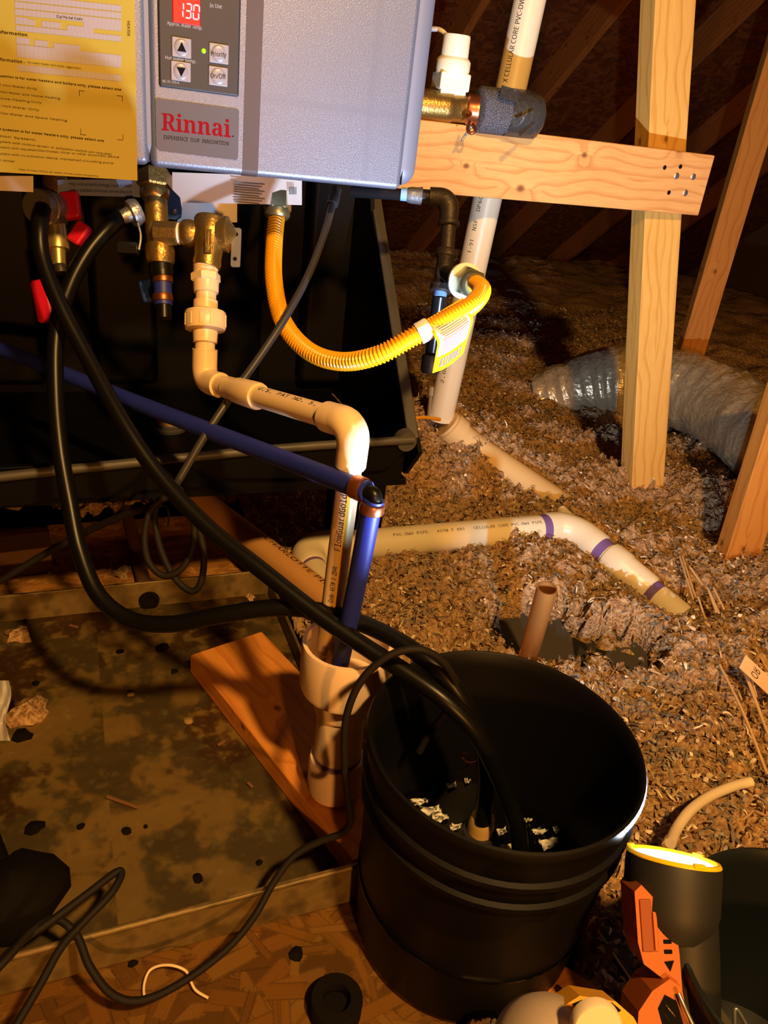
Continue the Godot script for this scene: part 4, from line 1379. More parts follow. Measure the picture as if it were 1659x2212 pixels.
# ------------------------------------------------------------------ white vent pipe
func vent_pipe() -> void:
	var o := thing("vent_pipe", "upright white plastic pipe passing behind the cross beam", "pipe", P(951, 905, 2.1))
	var top := W(1157, -60, -1.745)
	var bot := P(951, 905, 2.1)
	var r := 0.0355
	part("pipe", tube(Buf.new(), [bot, top + (top - bot) * 0.3], r, 32), M.pvc, o)
	var d := (top - bot).normalized()
	part("coupling", lathe(Buf.new(), P(958, 838, 2.085), P(951, 905, 2.1), [[0, r], [0, r + 0.004], [0.06, r + 0.006], [0.28, r + 0.006], [0.3, r + 0.003], [1, r + 0.002], [1, r]], 32), M.pvc, o)
	var toc := (EYE - P(1100, 100, 2.1)).normalized()
	var rt := CB * Vector3.RIGHT
	var c := (toc - rt * 0.55).normalized()
	var Lt := (P(1117, 0, 1.67) - P(1090, 180, 1.74)).length()
	var o1: Vector3 = bot + d * ((P(1090, 180, 1.74) - bot).dot(d))
	pipe_text(o, "X CELLULAR CORE PVC-DWV PIPE", M.ink, o1, d, Lt * 1.22, c, r, 0.0115, "Droid Sans")
	var o2: Vector3 = bot + d * ((P(1005, 540, 1.9) - bot).dot(d))
	pipe_text(o, "1-91  NSF  DP602F  8A AM4", M.ink, o2, d, 0.22, c, r, 0.010, "Droid Sans Mono")
	var o3: Vector3 = bot + d * ((P(975, 850, 2.085) - bot).dot(d))
	pipe_text(o, "2.00S", M.ink, o3 + d * 0.04, d, 0.06, c, r, 0.010, "Droid Sans Mono")

# ------------------------------------------------------------------ drain lines in the insulation
func drain_lines() -> void:
	var r := 0.034
	var o := thing("drain_line", "cream plastic drain line with bends and purple primer bands lying in the insulation", "pipe", G(950, 1160, 0.09))
	var y := 0.115
	var A := G(655, 1188, y)
	var Bp := G(1185, 1140, y)
	var dir := (Bp - A).normalized()
	# short leg towards the hub, the bend, the long run
	var leg := G(715, 1300, y - 0.01)
	var ld := (leg - A).normalized()
	part("pipe", tube(Buf.new(), [A + ld * 0.03, leg], r * 0.82, 26), M.pvc, o)
	var b := Buf.new()
	tube(b, [A + ld * 0.068, A + ld * 0.067] + bend(A + ld * 0.05, A, A + dir * 0.05, 12) + [A + dir * 0.092, A + dir * 0.093], [r * 0.86, r * 0.98, r, r * 1.02, r * 1.04, r * 1.06, r * 1.08, r * 1.08, r * 1.08, r * 1.08, r * 1.1, r * 1.1, r * 1.12, r * 1.14, r * 1.16, r * 1.16, r * 1.05], 30)
	part("elbow", b, M.pvc, o)
	part("primer_band", tube(Buf.new(), [A + ld * 0.067, A + ld * 0.076], r * 0.835, 26, false), M.primer_purple, o)
	var run := part("pipe", tube(Buf.new(), [A + dir * 0.06, Bp], r, 30), M.pvc, o)
	var toc := (EYE - A.lerp(Bp, 0.5)).normalized()
	pipe_text(run, "PVC-DWV PIPE   ASTM F 891   CELLULAR CORE PVC-DWV PIPE", M.ink, A.lerp(Bp, 0.32), dir, (Bp - A).length() * 0.62, (toc + Vector3.UP * 0.75).normalized(), r, 0.007)
	part("primer_band", tube(Buf.new(), [Bp - dir * 0.03, Bp - dir * 0.005], r * 1.015, 30, false), M.primer_purple, o)
	# bend down to the right
	var C := G(1243, 1143, y)
	var E := G(1475, 1335, 0.045)
	var ed := (E - C).normalized()
	b = Buf.new()
	tube(b, [Bp - dir * 0.008, Bp - dir * 0.007] + bend(Bp + dir * 0.025, C, C + ed * 0.05, 12) + [C + ed * 0.078, C + ed * 0.079], [r, r * 1.12, r * 1.12, r * 1.12, r * 1.12, r * 1.12, r * 1.12, r * 1.12, r * 1.12, r * 1.12, r * 1.12, r * 1.12, r * 1.12, r * 1.12, r * 1.12, r * 1.12, r], 30)
	var lug := G(1212, 1100, y + 0.02)
	tube(b, [C - ed * 0.0, lug], [r * 0.7, 0.012], 16)
	part("bend", b, M.pvc, o)
	part("primer_band", tube(Buf.new(), [C + ed * 0.079, C + ed * 0.102], r * 0.96, 30, false), M.primer_purple, o)
	part("pipe", tube(Buf.new(), [C + ed * 0.06, E], r * 0.92, 30), M.pvc, o)
	var Ls := (E - C).length()
	b = Buf.new()
	lathe(b, C + ed * Ls * 0.33, C + ed * Ls * 0.72, [[0, r * 0.92], [0, r * 1.12], [0.06, r * 1.18], [0.36, r * 1.18], [0.4, r * 1.1], [0.95, r * 1.06], [1, r * 0.92]], 30)
	part("coupling", b, M.pvc, o)
	part("primer_band", tube(Buf.new(), [C + ed * Ls * 0.72, C + ed * Ls * 0.78], r * 0.935, 30, false), M.primer_purple, o)
	# the buried run from the vent pipe, its back just showing
	var q := thing("buried_pipe", "dusty cream pipe half buried in the insulation below the vent pipe", "pipe", G(1070, 990, 0.1))
	var s0 := P(965, 915, 2.09)
	var s1 := G(1020, 965, 0.175)
	var s2 := G(1130, 1040, 0.115)
	var s3 := G(1215, 1098, 0.085)
	part("pipe", tube(Buf.new(), smooth([s0, s1, s2, s3], 8), 0.041, 26), mat("pvc_dusty", c8(214, 180, 120), 0.7), q)
	var cp := lathe(Buf.new(), s0.lerp(s1, 0.1), s0.lerp(s1, 0.45), [[0, 0.041], [0, 0.045], [1, 0.045], [1, 0.041]], 26)
	part("coupling", cp, M.pvc_dusty, q)
	# the pipe that crosses from under the tub to the hub
	var w := thing("cross_pipe", "white plastic pipe from under the tub to the hub, warm light put into its tan colour", "pipe", G(560, 1180, 0.07))
	var t0 := G(380, 1040, 0.13)
	var t1 := G(735, 1318, 0.155)
	var rr := 0.0285
	var pp := part("pipe", tube(Buf.new(), [t0, t1], rr, 30), M.pvc_warm_lit, w)
	var td := (t1 - t0).normalized()
	var tc := (EYE - t1).normalized()
	pipe_text(pp, "CHARLOTTE PIPE", M.ink, t0.lerp(t1, 0.6), td, (t1 - t0).length() * 0.36, (tc + CB * Vector3(0.8, 0.3, 0)).normalized(), rr, 0.011, "Droid Sans")

# ------------------------------------------------------------------ the insulated pipe that lies on the beam
func insulated_pipe() -> void:
	var z := 1.57
	var k := z / FOC
	var o := thing("motor_valve", "brass valve with a cream plastic motor head on the cross beam", "valve", P(960, 240, z))
	part("body", lathe(Buf.new(), P(890, 225, z), P(1010, 237, z + 0.02), [[0, 0], [0, 33], [0.6, 31], [0.7, 30], [0.72, 28], [1, 27], [1, 0]], 30, k), M.brass, o)
	var b := Buf.new()
	var up := Basis(CB.x.rotated(CB.z, -0.13), CB.y.rotated(CB.z, -0.13), CB.z)
	up = up * Basis(Vector3.RIGHT, 0.5)
	var pc := P(974, 176, z)
	var mt := part("motor_base", rbox(b, Transform3D(up * Basis(Vector3.UP, 0.35), pc), Vector3(68 * k, 34 * k, 60 * k), 0.004, 2), M.cream_plastic, o)
	b = Buf.new()
	rbox(b, Transform3D(up * Basis(Vector3.UP, 0.35), pc - up.y * 25 * k), Vector3(58 * k, 18 * k, 50 * k), 0.002, 2)
	rbox(b, Transform3D(up, pc - up.y * 36 * k - up.x * 22 * k + up.z * 12 * k), Vector3(9 * k, 14 * k, 8 * k), 0.001, 1)
	part("foot", b, M.cream_plastic, o)
	part("motor_cap", lathe(Buf.new(), pc + up.y * 14 * k, pc + up.y * 86 * k, [[0, 0], [0, 36], [0.12, 37], [0.33, 37], [0.4, 33], [0.44, 30], [0.95, 29], [1, 27.5], [1, 0]], 36, k), M.cream_plastic, o)
	part("motor_wire", tube(Buf.new(), px_path([[925, 62, z + 0.02], [948, 64, z], [962, 74, z], [970, 92, z]], 6), 0.0048, 10), M.tag_white, o)
	var p := thing("insulated_pipe", "copper pipe in black foam insulation taped shut, resting on the cross beam", "pipe", P(1080, 270, z))
	b = Buf.new()
	lathe(b, P(1008, 236, z + 0.02), P(1034, 239, z + 0.02), [[0, 0], [0, 29], [0.2, 31], [0.5, 29], [0.8, 31], [1, 30], [1, 0]], 28, k)
	part("clamp", b, M.copper, p, "copper pipe clamp")
	var cl := Buf.new()
	tube(cl, px_path([[1014, 262, z - 0.03], [1010, 280, z - 0.035], [1018, 288, z - 0.036], [1026, 282, z - 0.036], [1022, 268, z - 0.03]], 6), 0.0034, 8)
	part("clamp_tail", cl, M.copper_dull, p)
	part("screw", tube(Buf.new(), _screw(P(1018, 274, z - 0.03), P(995, 306, z - 0.01)), _screw_r(), 10), M.steel, p)
	b = Buf.new()
	var f0 := P(1030, 236, z + 0.02)
	var f1 := P(1160, 252, z + 0.06)
	lathe(b, f0, f1, [[0, 0], [0, 40], [0.02, 46], [0.5, 46], [0.55, 45], [0.56, 0]], 10, k)
	part("foam_sleeve", b, M.foam, p, "black foam pipe sleeve")
	b = Buf.new()
	lathe(b, f0.lerp(f1, 0.46), f1 + (f1 - f0) * 0.06, [[0, 0], [0, 48.5], [0.1, 49], [0.5, 49], [0.8, 48], [0.9, 43], [1, 30], [1.0, 0]], 9, k)
	var tp := part("tape_wrap", b, M.duct_tape, p, "crumpled black tape over the foam")
	b = Buf.new()
	sheet(b, func(u: float, v: float) -> Vector3: return P(lerpf(1084, 1122, u) - 4 * v, lerpf(184, 210, v) + 12 * u, z - 0.03 + 0.01 * u), 3, 3, 0.0012)
	part("tape_flap", b, M.duct_tape, tp)
	b = Buf.new()
	sheet(b, func(u: float, v: float) -> Vector3: return P(lerpf(1118, 1152, u) + 6 * v, lerpf(286, 262, u) + 10 * v - 6 * u * v, z - 0.035 + 0.012 * u), 3, 3, 0.0012)
	part("tape_flap", b, M.duct_tape, tp)

func _screw(a: Vector3, c: Vector3) -> Array:
	var out := []
	for i in 61: out.append(a.lerp(c, i / 60.0))
	return out
func _screw_r() -> Array:
	var out := []
	for i in 61: out.append((0.0045 if i < 4 else 0.0022 + (0.001 if i % 4 == 0 else 0.0)) if i < 54 else 0.0022 * (61 - i) / 7.0)
	return out

# ------------------------------------------------------------------ hub drain and the board under it
func hub_and_board() -> void:
	var bl := G(410, 1415, 0.105)
	var bt := G(546, 1358, 0.105)
	var br := G(744, 1838, 0.105)
	var wdir := (br - bl).normalized()
	var b := Buf.new()
	var side := (bt - bl).normalized()
	side = (side - wdir * side.dot(wdir)).normalized()
	var wid := 0.14
	var far := br + wdir * 0.02
	var c := (bl + far) / 2 + side * wid / 2
	c.y = 0.068 + 0.019
	timber(b, wid, 0.038, (far - bl).length())
	var board := _add(numbered("pine_board"), to_mesh(b), M.board_pine, self, Transform3D(Basis(wdir, side, wdir.cross(side)), c))
	meta(board, "short thick pine board lying in the drain pan under the white hub", "board")
	var m := P(752, 1385, 0.96)
	var foot := P(722, 1700, 1.075)
	var ax := (foot - m)
	var o := thing("hub_drain", "white plastic hub drain standing on the pine board", "drain", foot)
	var L := ax.length()
	var r := 0.0585
	part("bell", lathe(Buf.new(), m, foot, [[0.36, 0.034], [0.34, 0.05], [0.3, 0.0575], [0.27, 0.0585], [0.02, r], [0.0, r - 0.001], [0.0, r - 0.006], [0.02, r - 0.007], [0.24, r - 0.008], [0.28, 0.03], [0.5, 0.03]].map(func(q): return q) if false else [[0.5, 0.028], [0.3, 0.03], [0.25, r - 0.009], [0.02, r - 0.007], [0.0, r - 0.006], [0.0, r - 0.001], [0.02, r], [0.25, r], [0.28, r - 0.003], [0.3, 0.045], [0.3, 0.04], [0.36, 0.038]], 48), M.pvc_pink, o)
	part("reducer", lathe(Buf.new(), m, foot, [[0.29, 0.0385], [0.42, 0.037], [0.43, 0.036], [0.43, 0.03]], 36), M.pvc_pink, o)
	part("pipe", lathe(Buf.new(), m, foot, [[0.4, 0.0325], [0.78, 0.0325]], 36), M.pvc_pink, o)
	part("primer_band", lathe(Buf.new(), m, foot, [[0.735, 0.0328], [0.77, 0.0333]], 36), M.primer_purple, o)
	part("lower_fitting", lathe(Buf.new(), m, foot, [[0.76, 0.033], [0.76, 0.037], [0.78, 0.039], [0.95, 0.0385], [1.0, 0.036], [1.0, 0.0]], 36), M.pvc_pink, o)

# ------------------------------------------------------------------ buckets
func bucket_shell(o: Node3D, rc: Vector3, r: float, yb: float, m: Material) -> void:
	var b := Buf.new()
	var A := rc
	var B := Vector3(rc.x, yb, rc.z)
	var H := rc.y - yb
	var rb := r * 0.9
	var f := func(d: float) -> float: return lerpf(r, rb, d / H)
	# inside from the bottom up, over the lip, outside down with its ridges
	var prof := [[(H - 0.006) / H, 0.0], [(H - 0.006) / H, rb - 0.006], [0.02 / H, r - 0.006], [0.004 / H, r - 0.0045], [0.0, r - 0.001], [0.001 / H, r + 0.002], [0.006 / H, r + 0.004], [0.012 / H, r + 0.0025], [0.014 / H, r + 0.0005]]
	for d in [0.052, 0.085]:
		prof += [[(d - 0.006) / H, f.call(d)], [(d - 0.004) / H, f.call(d) + 0.005], [(d + 0.002) / H, f.call(d) + 0.0055], [(d + 0.004) / H, f.call(d)]]
	prof += [[(H - 0.01) / H, rb], [1.0, rb - 0.006], [1.0, 0.0]]
	lathe(b, A, B, prof, 72)
	part("shell", b, m, o)

func bucket_group() -> void:
	var rc := BUCKET
	var r := 0.151
	var o := thing("bucket", "large open black plastic bucket of water with hoses in it", "bucket", Vector3(rc.x, DECK, rc.z))
	bucket_shell(o, rc, r, DECK + 0.001, M.bucket_black)
	# torn stubs of the skirt at the right
	for i in 5:
		var q := deg_to_rad(28 - i * 5)
		var c := rc + Vector3(cos(q) * (r + 0.006), -0.075 - i * 0.004, sin(q) * (r + 0.006))
		var b := Buf.new()
		rbox(b, Transform3D(Basis(Vector3.UP, -q), c), Vector3(0.003, 0.03, 0.012), 0.001, 1)
		part("skirt_tab", b, M.bucket_black, o)
	# wire handle hanging on the far side, ears
	var wy := 0.15
	var wb := Buf.new()
	lathe(wb, Vector3(rc.x, wy - 0.002, rc.z), Vector3(rc.x, wy, rc.z), [[0, 0], [0, r * 0.945], [1, r * 0.945], [1, 0]], 64)
	single("bucket_water", wb, M.water, "dark water in the bottom of the black bucket", "water")
	# pump with a brass outlet
	var pz := G(1042, 1772, wy + 0.03)
	var p := thing("sump_pump", "small black pump with a brass outlet standing in the bucket", "pump", Vector3(pz.x, DECK + 0.01, pz.z))
	part("pump_body", lathe(Buf.new(), Vector3(pz.x, DECK + 0.008, pz.z), Vector3(pz.x, wy + 0.012, pz.z), [[0, 0], [0, 0.05], [0.5, 0.048], [0.8, 0.034], [0.92, 0.026], [1, 0.022], [1, 0]], 28), M.tool_black, p)
	part("outlet", lathe(Buf.new(), Vector3(pz.x, wy + 0.006, pz.z), Vector3(pz.x, wy + 0.036, pz.z), [[0, 0], [0, 0.0165], [0.6, 0.0165], [0.9, 0.0155], [1, 0.0145], [1, 0.0]], 28), mat("brass_ring", c8(226, 184, 112), 0.4, 0.25), p, "brass outlet")
	# flakes that float on the water
	var spots := [[905, 1735, 0.02], [930, 1755, 0.024], [950, 1770, 0.02], [975, 1700, 0.012], [985, 1790, 0.014], [1010, 1690, 0.008], [1080, 1800, 0.016], [1100, 1835, 0.02], [1165, 1800, 0.016], [1185, 1825, 0.022], [1205, 1795, 0.012], [1140, 1775, 0.009]]
	var fi := 0
	for q in spots:
		var c := G(q[0], q[1], wy + 0.001)
		if Vector2(c.x - rc.x, c.z - rc.z).length() > r * 0.9: continue
		var b := Buf.new()
		var sz: float = q[2] * 0.75
		sheet(b, func(u: float, v: float) -> Vector3: return c + Vector3((u - 0.5) * sz * 1.5, 0.001 + absf(n2.get_noise_2d(u * 0.1 + fi, v * 0.1)) * 0.012, (v - 0.5) * sz * (1.0 - 0.5 * u)).rotated(Vector3.UP, 0.0), 5, 5, 0.0003)
		var o2 := part("film_scrap", b, mat("film_scrap_pale", c8(236, 236, 232), 0.12, 0.2) if fi == 0 else M.film_scrap_pale)
		meta(o2, "crinkled clear film scrap floating on the bucket water, " + ["leftmost by the near wall", "second from the left", "largest pale one left of the pump", "high one left of the pump", "touching the pump's left side", "tiny one beyond the pump", "just right of the brass outlet", "beside the straight hose", "right of the hose, upper", "right of the hose, lower", "rightmost one", "small one right of the pump"][fi % 12], "scrap", "film scraps floating in the bucket")
		fi += 1
	# twist of wire
	single("wire_twist", tube(Buf.new(), px_path([[993, 1664, 0.95], [1010, 1655, 0.94], [1012, 1635, 0.94], [1002, 1627, 0.94], [998, 1637, 0.94], [1014, 1648, 0.93], [1036, 1644, 0.93], [1022, 1650, 0.93]], 6), 0.0014, 8), M.copper, "thin twist of copper wire round the hoses inside the bucket", "wire")
	# the second bucket
	var r2 := BUCKET2
	var o3 := thing("bucket", "second dark bucket at the right edge behind the flashlight", "bucket", Vector3(r2.x, 0.08, r2.z))
	bucket_shell(o3, r2, 0.135, 0.04, M.bucket_teal)

# ------------------------------------------------------------------ hoses and cords
func hoses() -> void:
	var a := px_path([[93, 452, 0.965], [86, 490, 0.95], [92, 560, 0.95], [130, 660, 0.95], [190, 775, 0.95], [270, 920, 0.94], [350, 1035, 0.935], [450, 1140, 0.925], [560, 1228, 0.91], [680, 1322, 0.895], [790, 1398, 0.88], [880, 1455, 0.865], [960, 1512, 0.855], [1022, 1575, 0.86], [1062, 1645, 0.88], [1095, 1720, 0.9], [1118, 1790, 0.91], [1126, 1865, 0.93]], 8)
	single("drain_hose", tube(Buf.new(), a, 0.0104, 18), M.rubber, "thick black hose from the grey cap of the hot valve straight down to the bucket", "hose")
	var b := px_path([[268, 466, 1.01], [235, 492, 0.99], [190, 545, 0.98], [150, 620, 0.975], [122, 720, 0.975], [120, 850, 0.975], [130, 970, 0.975], [150, 1085, 0.97], [172, 1190, 0.965], [212, 1285, 0.955], [280, 1338, 0.945], [370, 1348, 0.935], [480, 1328, 0.925], [590, 1313, 0.92], [690, 1320, 0.915], [790, 1350, 0.905], [880, 1396, 0.885], [950, 1450, 0.87], [1005, 1520, 0.875], [1040, 1600, 0.91], [1050, 1690, 0.94], [1043, 1775, 0.955]], 8)
	single("drain_hose", tube(Buf.new(), b, 0.0106, 18), M.rubber, "thick black hose that loops low over the drain pan before reaching the bucket pump", "hose")
	var c := px_path([[905, 1625, 0.93], [930, 1580, 0.92], [962, 1540, 0.9], [985, 1490, 0.87], [965, 1440, 0.845], [925, 1408, 0.83], [878, 1404, 0.825], [828, 1424, 0.825], [778, 1474, 0.83], [748, 1550, 0.84], [744, 1640, 0.86], [752, 1730, 0.885], [757, 1772, 0.9], [738, 1800, 0.905], [690, 1818, 0.91], [636, 1848, 0.91], [592, 1905, 0.9], [548, 1982, 0.88], [490, 2050, 0.86], [400, 2118, 0.835], [310, 2160, 0.81], [245, 2150, 0.8], [195, 2090, 0.8], [165, 2020, 0.81], [120, 1985, 0.81], [70, 2010, 0.79], [20, 2065, 0.76], [-60, 2150, 0.73]], 7)
	single("pump_cord", tube(Buf.new(), c, 0.0043, 12), M.cord, "black pump cord over the bucket rim, trailing along the floor boards to the left", "cord")
	var d := px_path([[-50, 2130, 0.74], [40, 2040, 0.78], [110, 1990, 0.8], [190, 1930, 0.825], [248, 1886, 0.84], [262, 1888, 0.84], [240, 1930, 0.82], [175, 1998, 0.795], [130, 2050, 0.775], [85, 2130, 0.75], [20, 2240, 0.72]], 8)
	single("extension_cord", tube(Buf.new(), d, 0.0043, 12), M.cord, "black cord folded in a narrow loop at the lower left", "cord")
	var o := thing("signal_cable", "thin grey cable hanging from the heater's underside down to a coil", "cable", P(372, 1060, 0.98))
	part("connector", lathe(Buf.new(), P(727, 408, 1.12), P(718, 442, 1.11), [[0, 0], [0, 0.0075], [0.5, 0.0078], [0.55, 0.0085], [1, 0.0082], [1, 0.0]], 20), M.cable_grey, o)
	part("cable", tube(Buf.new(), px_path([[720, 436, 1.11], [702, 500, 1.09], [668, 590, 1.06], [620, 680, 1.03], [560, 772, 1.01], [495, 862, 0.99], [440, 945, 0.98], [390, 1030, 0.98], [370, 1062, 0.985]], 8), 0.0052, 12), M.cable_grey, o)
	var e := px_path([[395, 1055, 1.0], [375, 1068, 1.0], [345, 1082, 1.0], [322, 1110, 1.0], [312, 1165, 1.0], [322, 1215, 1.0], [352, 1243, 1.0], [388, 1232, 1.0], [412, 1195, 1.0], [420, 1140, 1.0], [410, 1095, 1.0], [380, 1072, 1.0], [345, 1080, 1.005], [334, 1115, 1.005], [345, 1180, 1.005], [372, 1240, 1.005], [405, 1274, 1.005], [428, 1270, 1.005], [440, 1225, 1.005], [434, 1160, 1.005], [405, 1095, 1.005], [372, 1072, 1.005]], 7)
	single("cable_coil", tube(Buf.new(), e, 0.0046, 10), M.cord, "coil of thin black cable hanging under the tub", "cable")
	var g := px_path([[345, 1088, 1.01], [300, 1102, 1.03], [240, 1124, 1.06], [180, 1152, 1.09], [100, 1195, 1.1], [20, 1243, 1.1], [-60, 1290, 1.1]], 7)
	single("cable_tail", tube(Buf.new(), g, 0.0052, 10), M.cord, "dark cable running left from the coil over the pan's back rim", "cable")
	single("cable_tie", tube(Buf.new(), px_path([[352, 1092, 0.995], [362, 1098, 0.99], [364, 1120, 0.99], [363, 1137, 0.99]], 4), 0.0012, 6), M.cord, "black cable tie hanging from the coil", "cable tie")

# ------------------------------------------------------------------ flashlight
func flashlight(c: Vector3, ax: Vector3) -> void:
	var o := thing("flashlight", "black and yellow upright work light, tinted orange for warm light, shining up at the heater", "flashlight", c - ax * 0.2)
	var r := 0.0445
	var foot := c - ax * 0.24
	var H := 0.24
	part("head", lathe(Buf.new(), c, foot, [[0.012, r - 0.004], [0.0, r - 0.002], [0.004, r], [0.03, r + 0.001], [0.19, r + 0.001], [0.24, r - 0.002], [0.3, 0.034]], 44), M.tool_black, o)
	part("bezel", lathe(Buf.new(), c + ax * 0.001, c - ax * 0.004, [[1.2, r - 0.006], [0.5, r - 0.0055], [0, r - 0.004], [0, r - 0.001], [0.5, r + 0.0005], [1, r]], 44), M.bezel_yellow, o)
	for q in [0.2, 2.2, 4.1]:
		var e := perp(ax).rotated(ax, q)
		var b := Buf.new()
		rbox(b, Transform3D(Basis(e, ax, e.cross(ax)), c + e * (r - 0.0015) + ax * 0.001), Vector3(0.005, 0.004, 0.012), 0.0012, 2)
		part("bezel_lug", b, M.bezel_yellow, o)
	part("lens", lathe(Buf.new(), c - ax * 0.004, c + ax * 0.001, [[0, r - 0.006], [0.5, r - 0.008], [0.8, r * 0.4], [0.85, 0.0]], 40), M.lens, o)
	var bax := (CB * Vector3(0.01, 1.0, -0.12)).normalized()
	var b0 := c - ax * 0.05 + CB.x * 0.01
	part("barrel", lathe(Buf.new(), b0, b0 - bax * 0.2, [[-0.08, 0.0], [-0.08, 0.034], [0.2, 0.0345], [0.5, 0.033], [0.95, 0.034], [1, 0.032], [1, 0]], 36), M.tool_black, o)
	# frame of the tool: yellow body, tinted orange for the warm light, at the left, with vents, then the battery
	var rt := CB.x
	var fr := Transform3D(Basis(rt, ax, rt.cross(ax)).orthonormalized(), c - rt * 0.017 + ax * 0.022)
	var b := Buf.new()
	prism(b, fr * Transform3D(Basis(), Vector3(0, 0, 0.012)), [Vector2(-0.038, -0.046), Vector2(-0.031, -0.04), Vector2(-0.014, -0.058), Vector2(-0.002, -0.064), Vector2(0.0, -0.1), Vector2(0.0, -0.175), Vector2(-0.026, -0.175), Vector2(-0.012, -0.124), Vector2(-0.034, -0.108), Vector2(-0.038, -0.09)], 0.044)
	var bd := part("housing", b, M.tool_yellow, o, "yellow tool housing tinted orange for warm light, with vent slots")
	for i in 4:
		b = Buf.new()
		rbox(b, fr * Transform3D(Basis(), Vector3(-0.0105, -0.072 - i * 0.0085, 0.0343)), Vector3(0.0075, 0.0034, 0.002), 0.0006, 1)
		part("vent", b, M.ink, bd)
	b = Buf.new()
	prism(b, fr * Transform3D(Basis(), Vector3(-0.011, -0.109, 0.0343)), [Vector2(-0.004, 0.003), Vector2(0.005, 0.004), Vector2(0.001, -0.005)], 0.0014)
	part("vent", b, M.ink, bd)
	b = Buf.new()
	rbox(b, fr * Transform3D(Basis(), Vector3(-0.029, -0.075, 0.0343)), Vector3(0.011, 0.045, 0.0025), 0.001, 2)
	part("cover_plate", b, mat("warm_tint_dark", c8(136, 60, 22), 0.5), bd)
	b = Buf.new()
	rbox(b, fr * Transform3D(Basis(), Vector3(-0.021, -0.08, 0.0345)), Vector3(0.004, 0.034, 0.003), 0.001, 2)
	part("rail", b, M.tool_yellow, bd)
	b = Buf.new()
	prism(b, fr * Transform3D(Basis(), Vector3(0, 0, 0.016)), [Vector2(-0.03, -0.128), Vector2(-0.013, -0.118), Vector2(-0.003, -0.125), Vector2(0.002, -0.16), Vector2(-0.002, -0.19), Vector2(-0.02, -0.2), Vector2(-0.036, -0.17), Vector2(-0.046, -0.16), Vector2(-0.044, -0.145)], 0.05)
	var bat := part("battery", b, M.tool_yellow, o)
	b = Buf.new()
	prism(b, fr * Transform3D(Basis(), Vector3(0, 0, 0.0415)), [Vector2(-0.026, -0.142), Vector2(-0.019, -0.131), Vector2(-0.009, -0.136), Vector2(-0.004, -0.156), Vector2(-0.013, -0.169), Vector2(-0.022, -0.16)], 0.0016)
	part("battery_label", b, M.ink, bat)
	var fx := fr
	letters(bat, "20V", M.tape_body_yellow, func(x: float, y: float) -> Vector3: return fx * Vector3(-0.0195 + 0.006 * x + 0.003 * (1 - y), -0.1425 - 0.007 * x + 0.0045 * y, 0.0426), "Droid Sans", true)
	letters(bat, "MAX XR", M.tape_body_yellow, func(x: float, y: float) -> Vector3: return fx * Vector3(-0.0225 + 0.0085 * x + 0.002 * (1 - y), -0.1465 - 0.0125 * x + 0.003 * y, 0.0426), "Droid Sans", true)
	# wire hooks left and right
	var h1 := []
	for q in [Vector3(-0.008, -0.128, 0.046), Vector3(-0.004, -0.14, 0.05), Vector3(0.0035, -0.158, 0.05), Vector3(0.005, -0.172, 0.048), Vector3(-0.001, -0.2, 0.046)]: h1.append(fr * q)
	part("hook", tube(Buf.new(), smooth(h1, 6), 0.0019, 10), M.steel, o)
	var h2 := []
	for q in [Vector3(0.047, -0.194, 0.02), Vector3(0.05, -0.165, 0.022), Vector3(0.052, -0.15, 0.022), Vector3(0.057, -0.155, 0.022), Vector3(0.066, -0.174, 0.022), Vector3(0.069, -0.187, 0.022), Vector3(0.06, -0.207, 0.02)]: h2.append(fr * q)
	part("hook", tube(Buf.new(), smooth(h2, 6), 0.0019, 10), M.steel, o)

# ------------------------------------------------------------------ flexible duct
func duct() -> void:
	var p := smooth([G(1165, 862, 0.08), G(1250, 838, 0.15), G(1340, 824, 0.205), G(1450, 836, 0.235), G(1560, 880, 0.235), G(1660, 950, 0.23), G(1800, 1060, 0.22)], 24)
	var b := Buf.new()
	var rr := []
	for i in p.size():
		var t := float(i) / p.size()
		rr.append((0.1 + 0.03 * smoothstep(0.0, 0.35, t)) * (1.0 + 0.012 * sin(i * 0.9) + 0.02 * n2.get_noise_1d(i * 0.02)))
	tube(b, p, rr, 48)
	# crinkle
	for i in b.v.size():
		var q := b.v[i] * Vector3(0.55, 0.3, 0.55)
		b.v[i] += b.n[i] * (n2.get_noise_3d(q.x, q.y, q.z) * 0.016)
	for i in range(0, b.v.size(), 3):
		var fn := (b.v[i + 2] - b.v[i]).cross(b.v[i + 1] - b.v[i]).normalized()
		for k in 3:
			b.n[i + k] = (b.n[i + k] * 1.2 + fn * (1.0 if fn.dot(b.n[i + k]) > 0 else -1.0)).normalized()
	single("flexible_duct", b, M.duct_foil, "crinkled silver flexible duct curving behind the truss post", "duct")

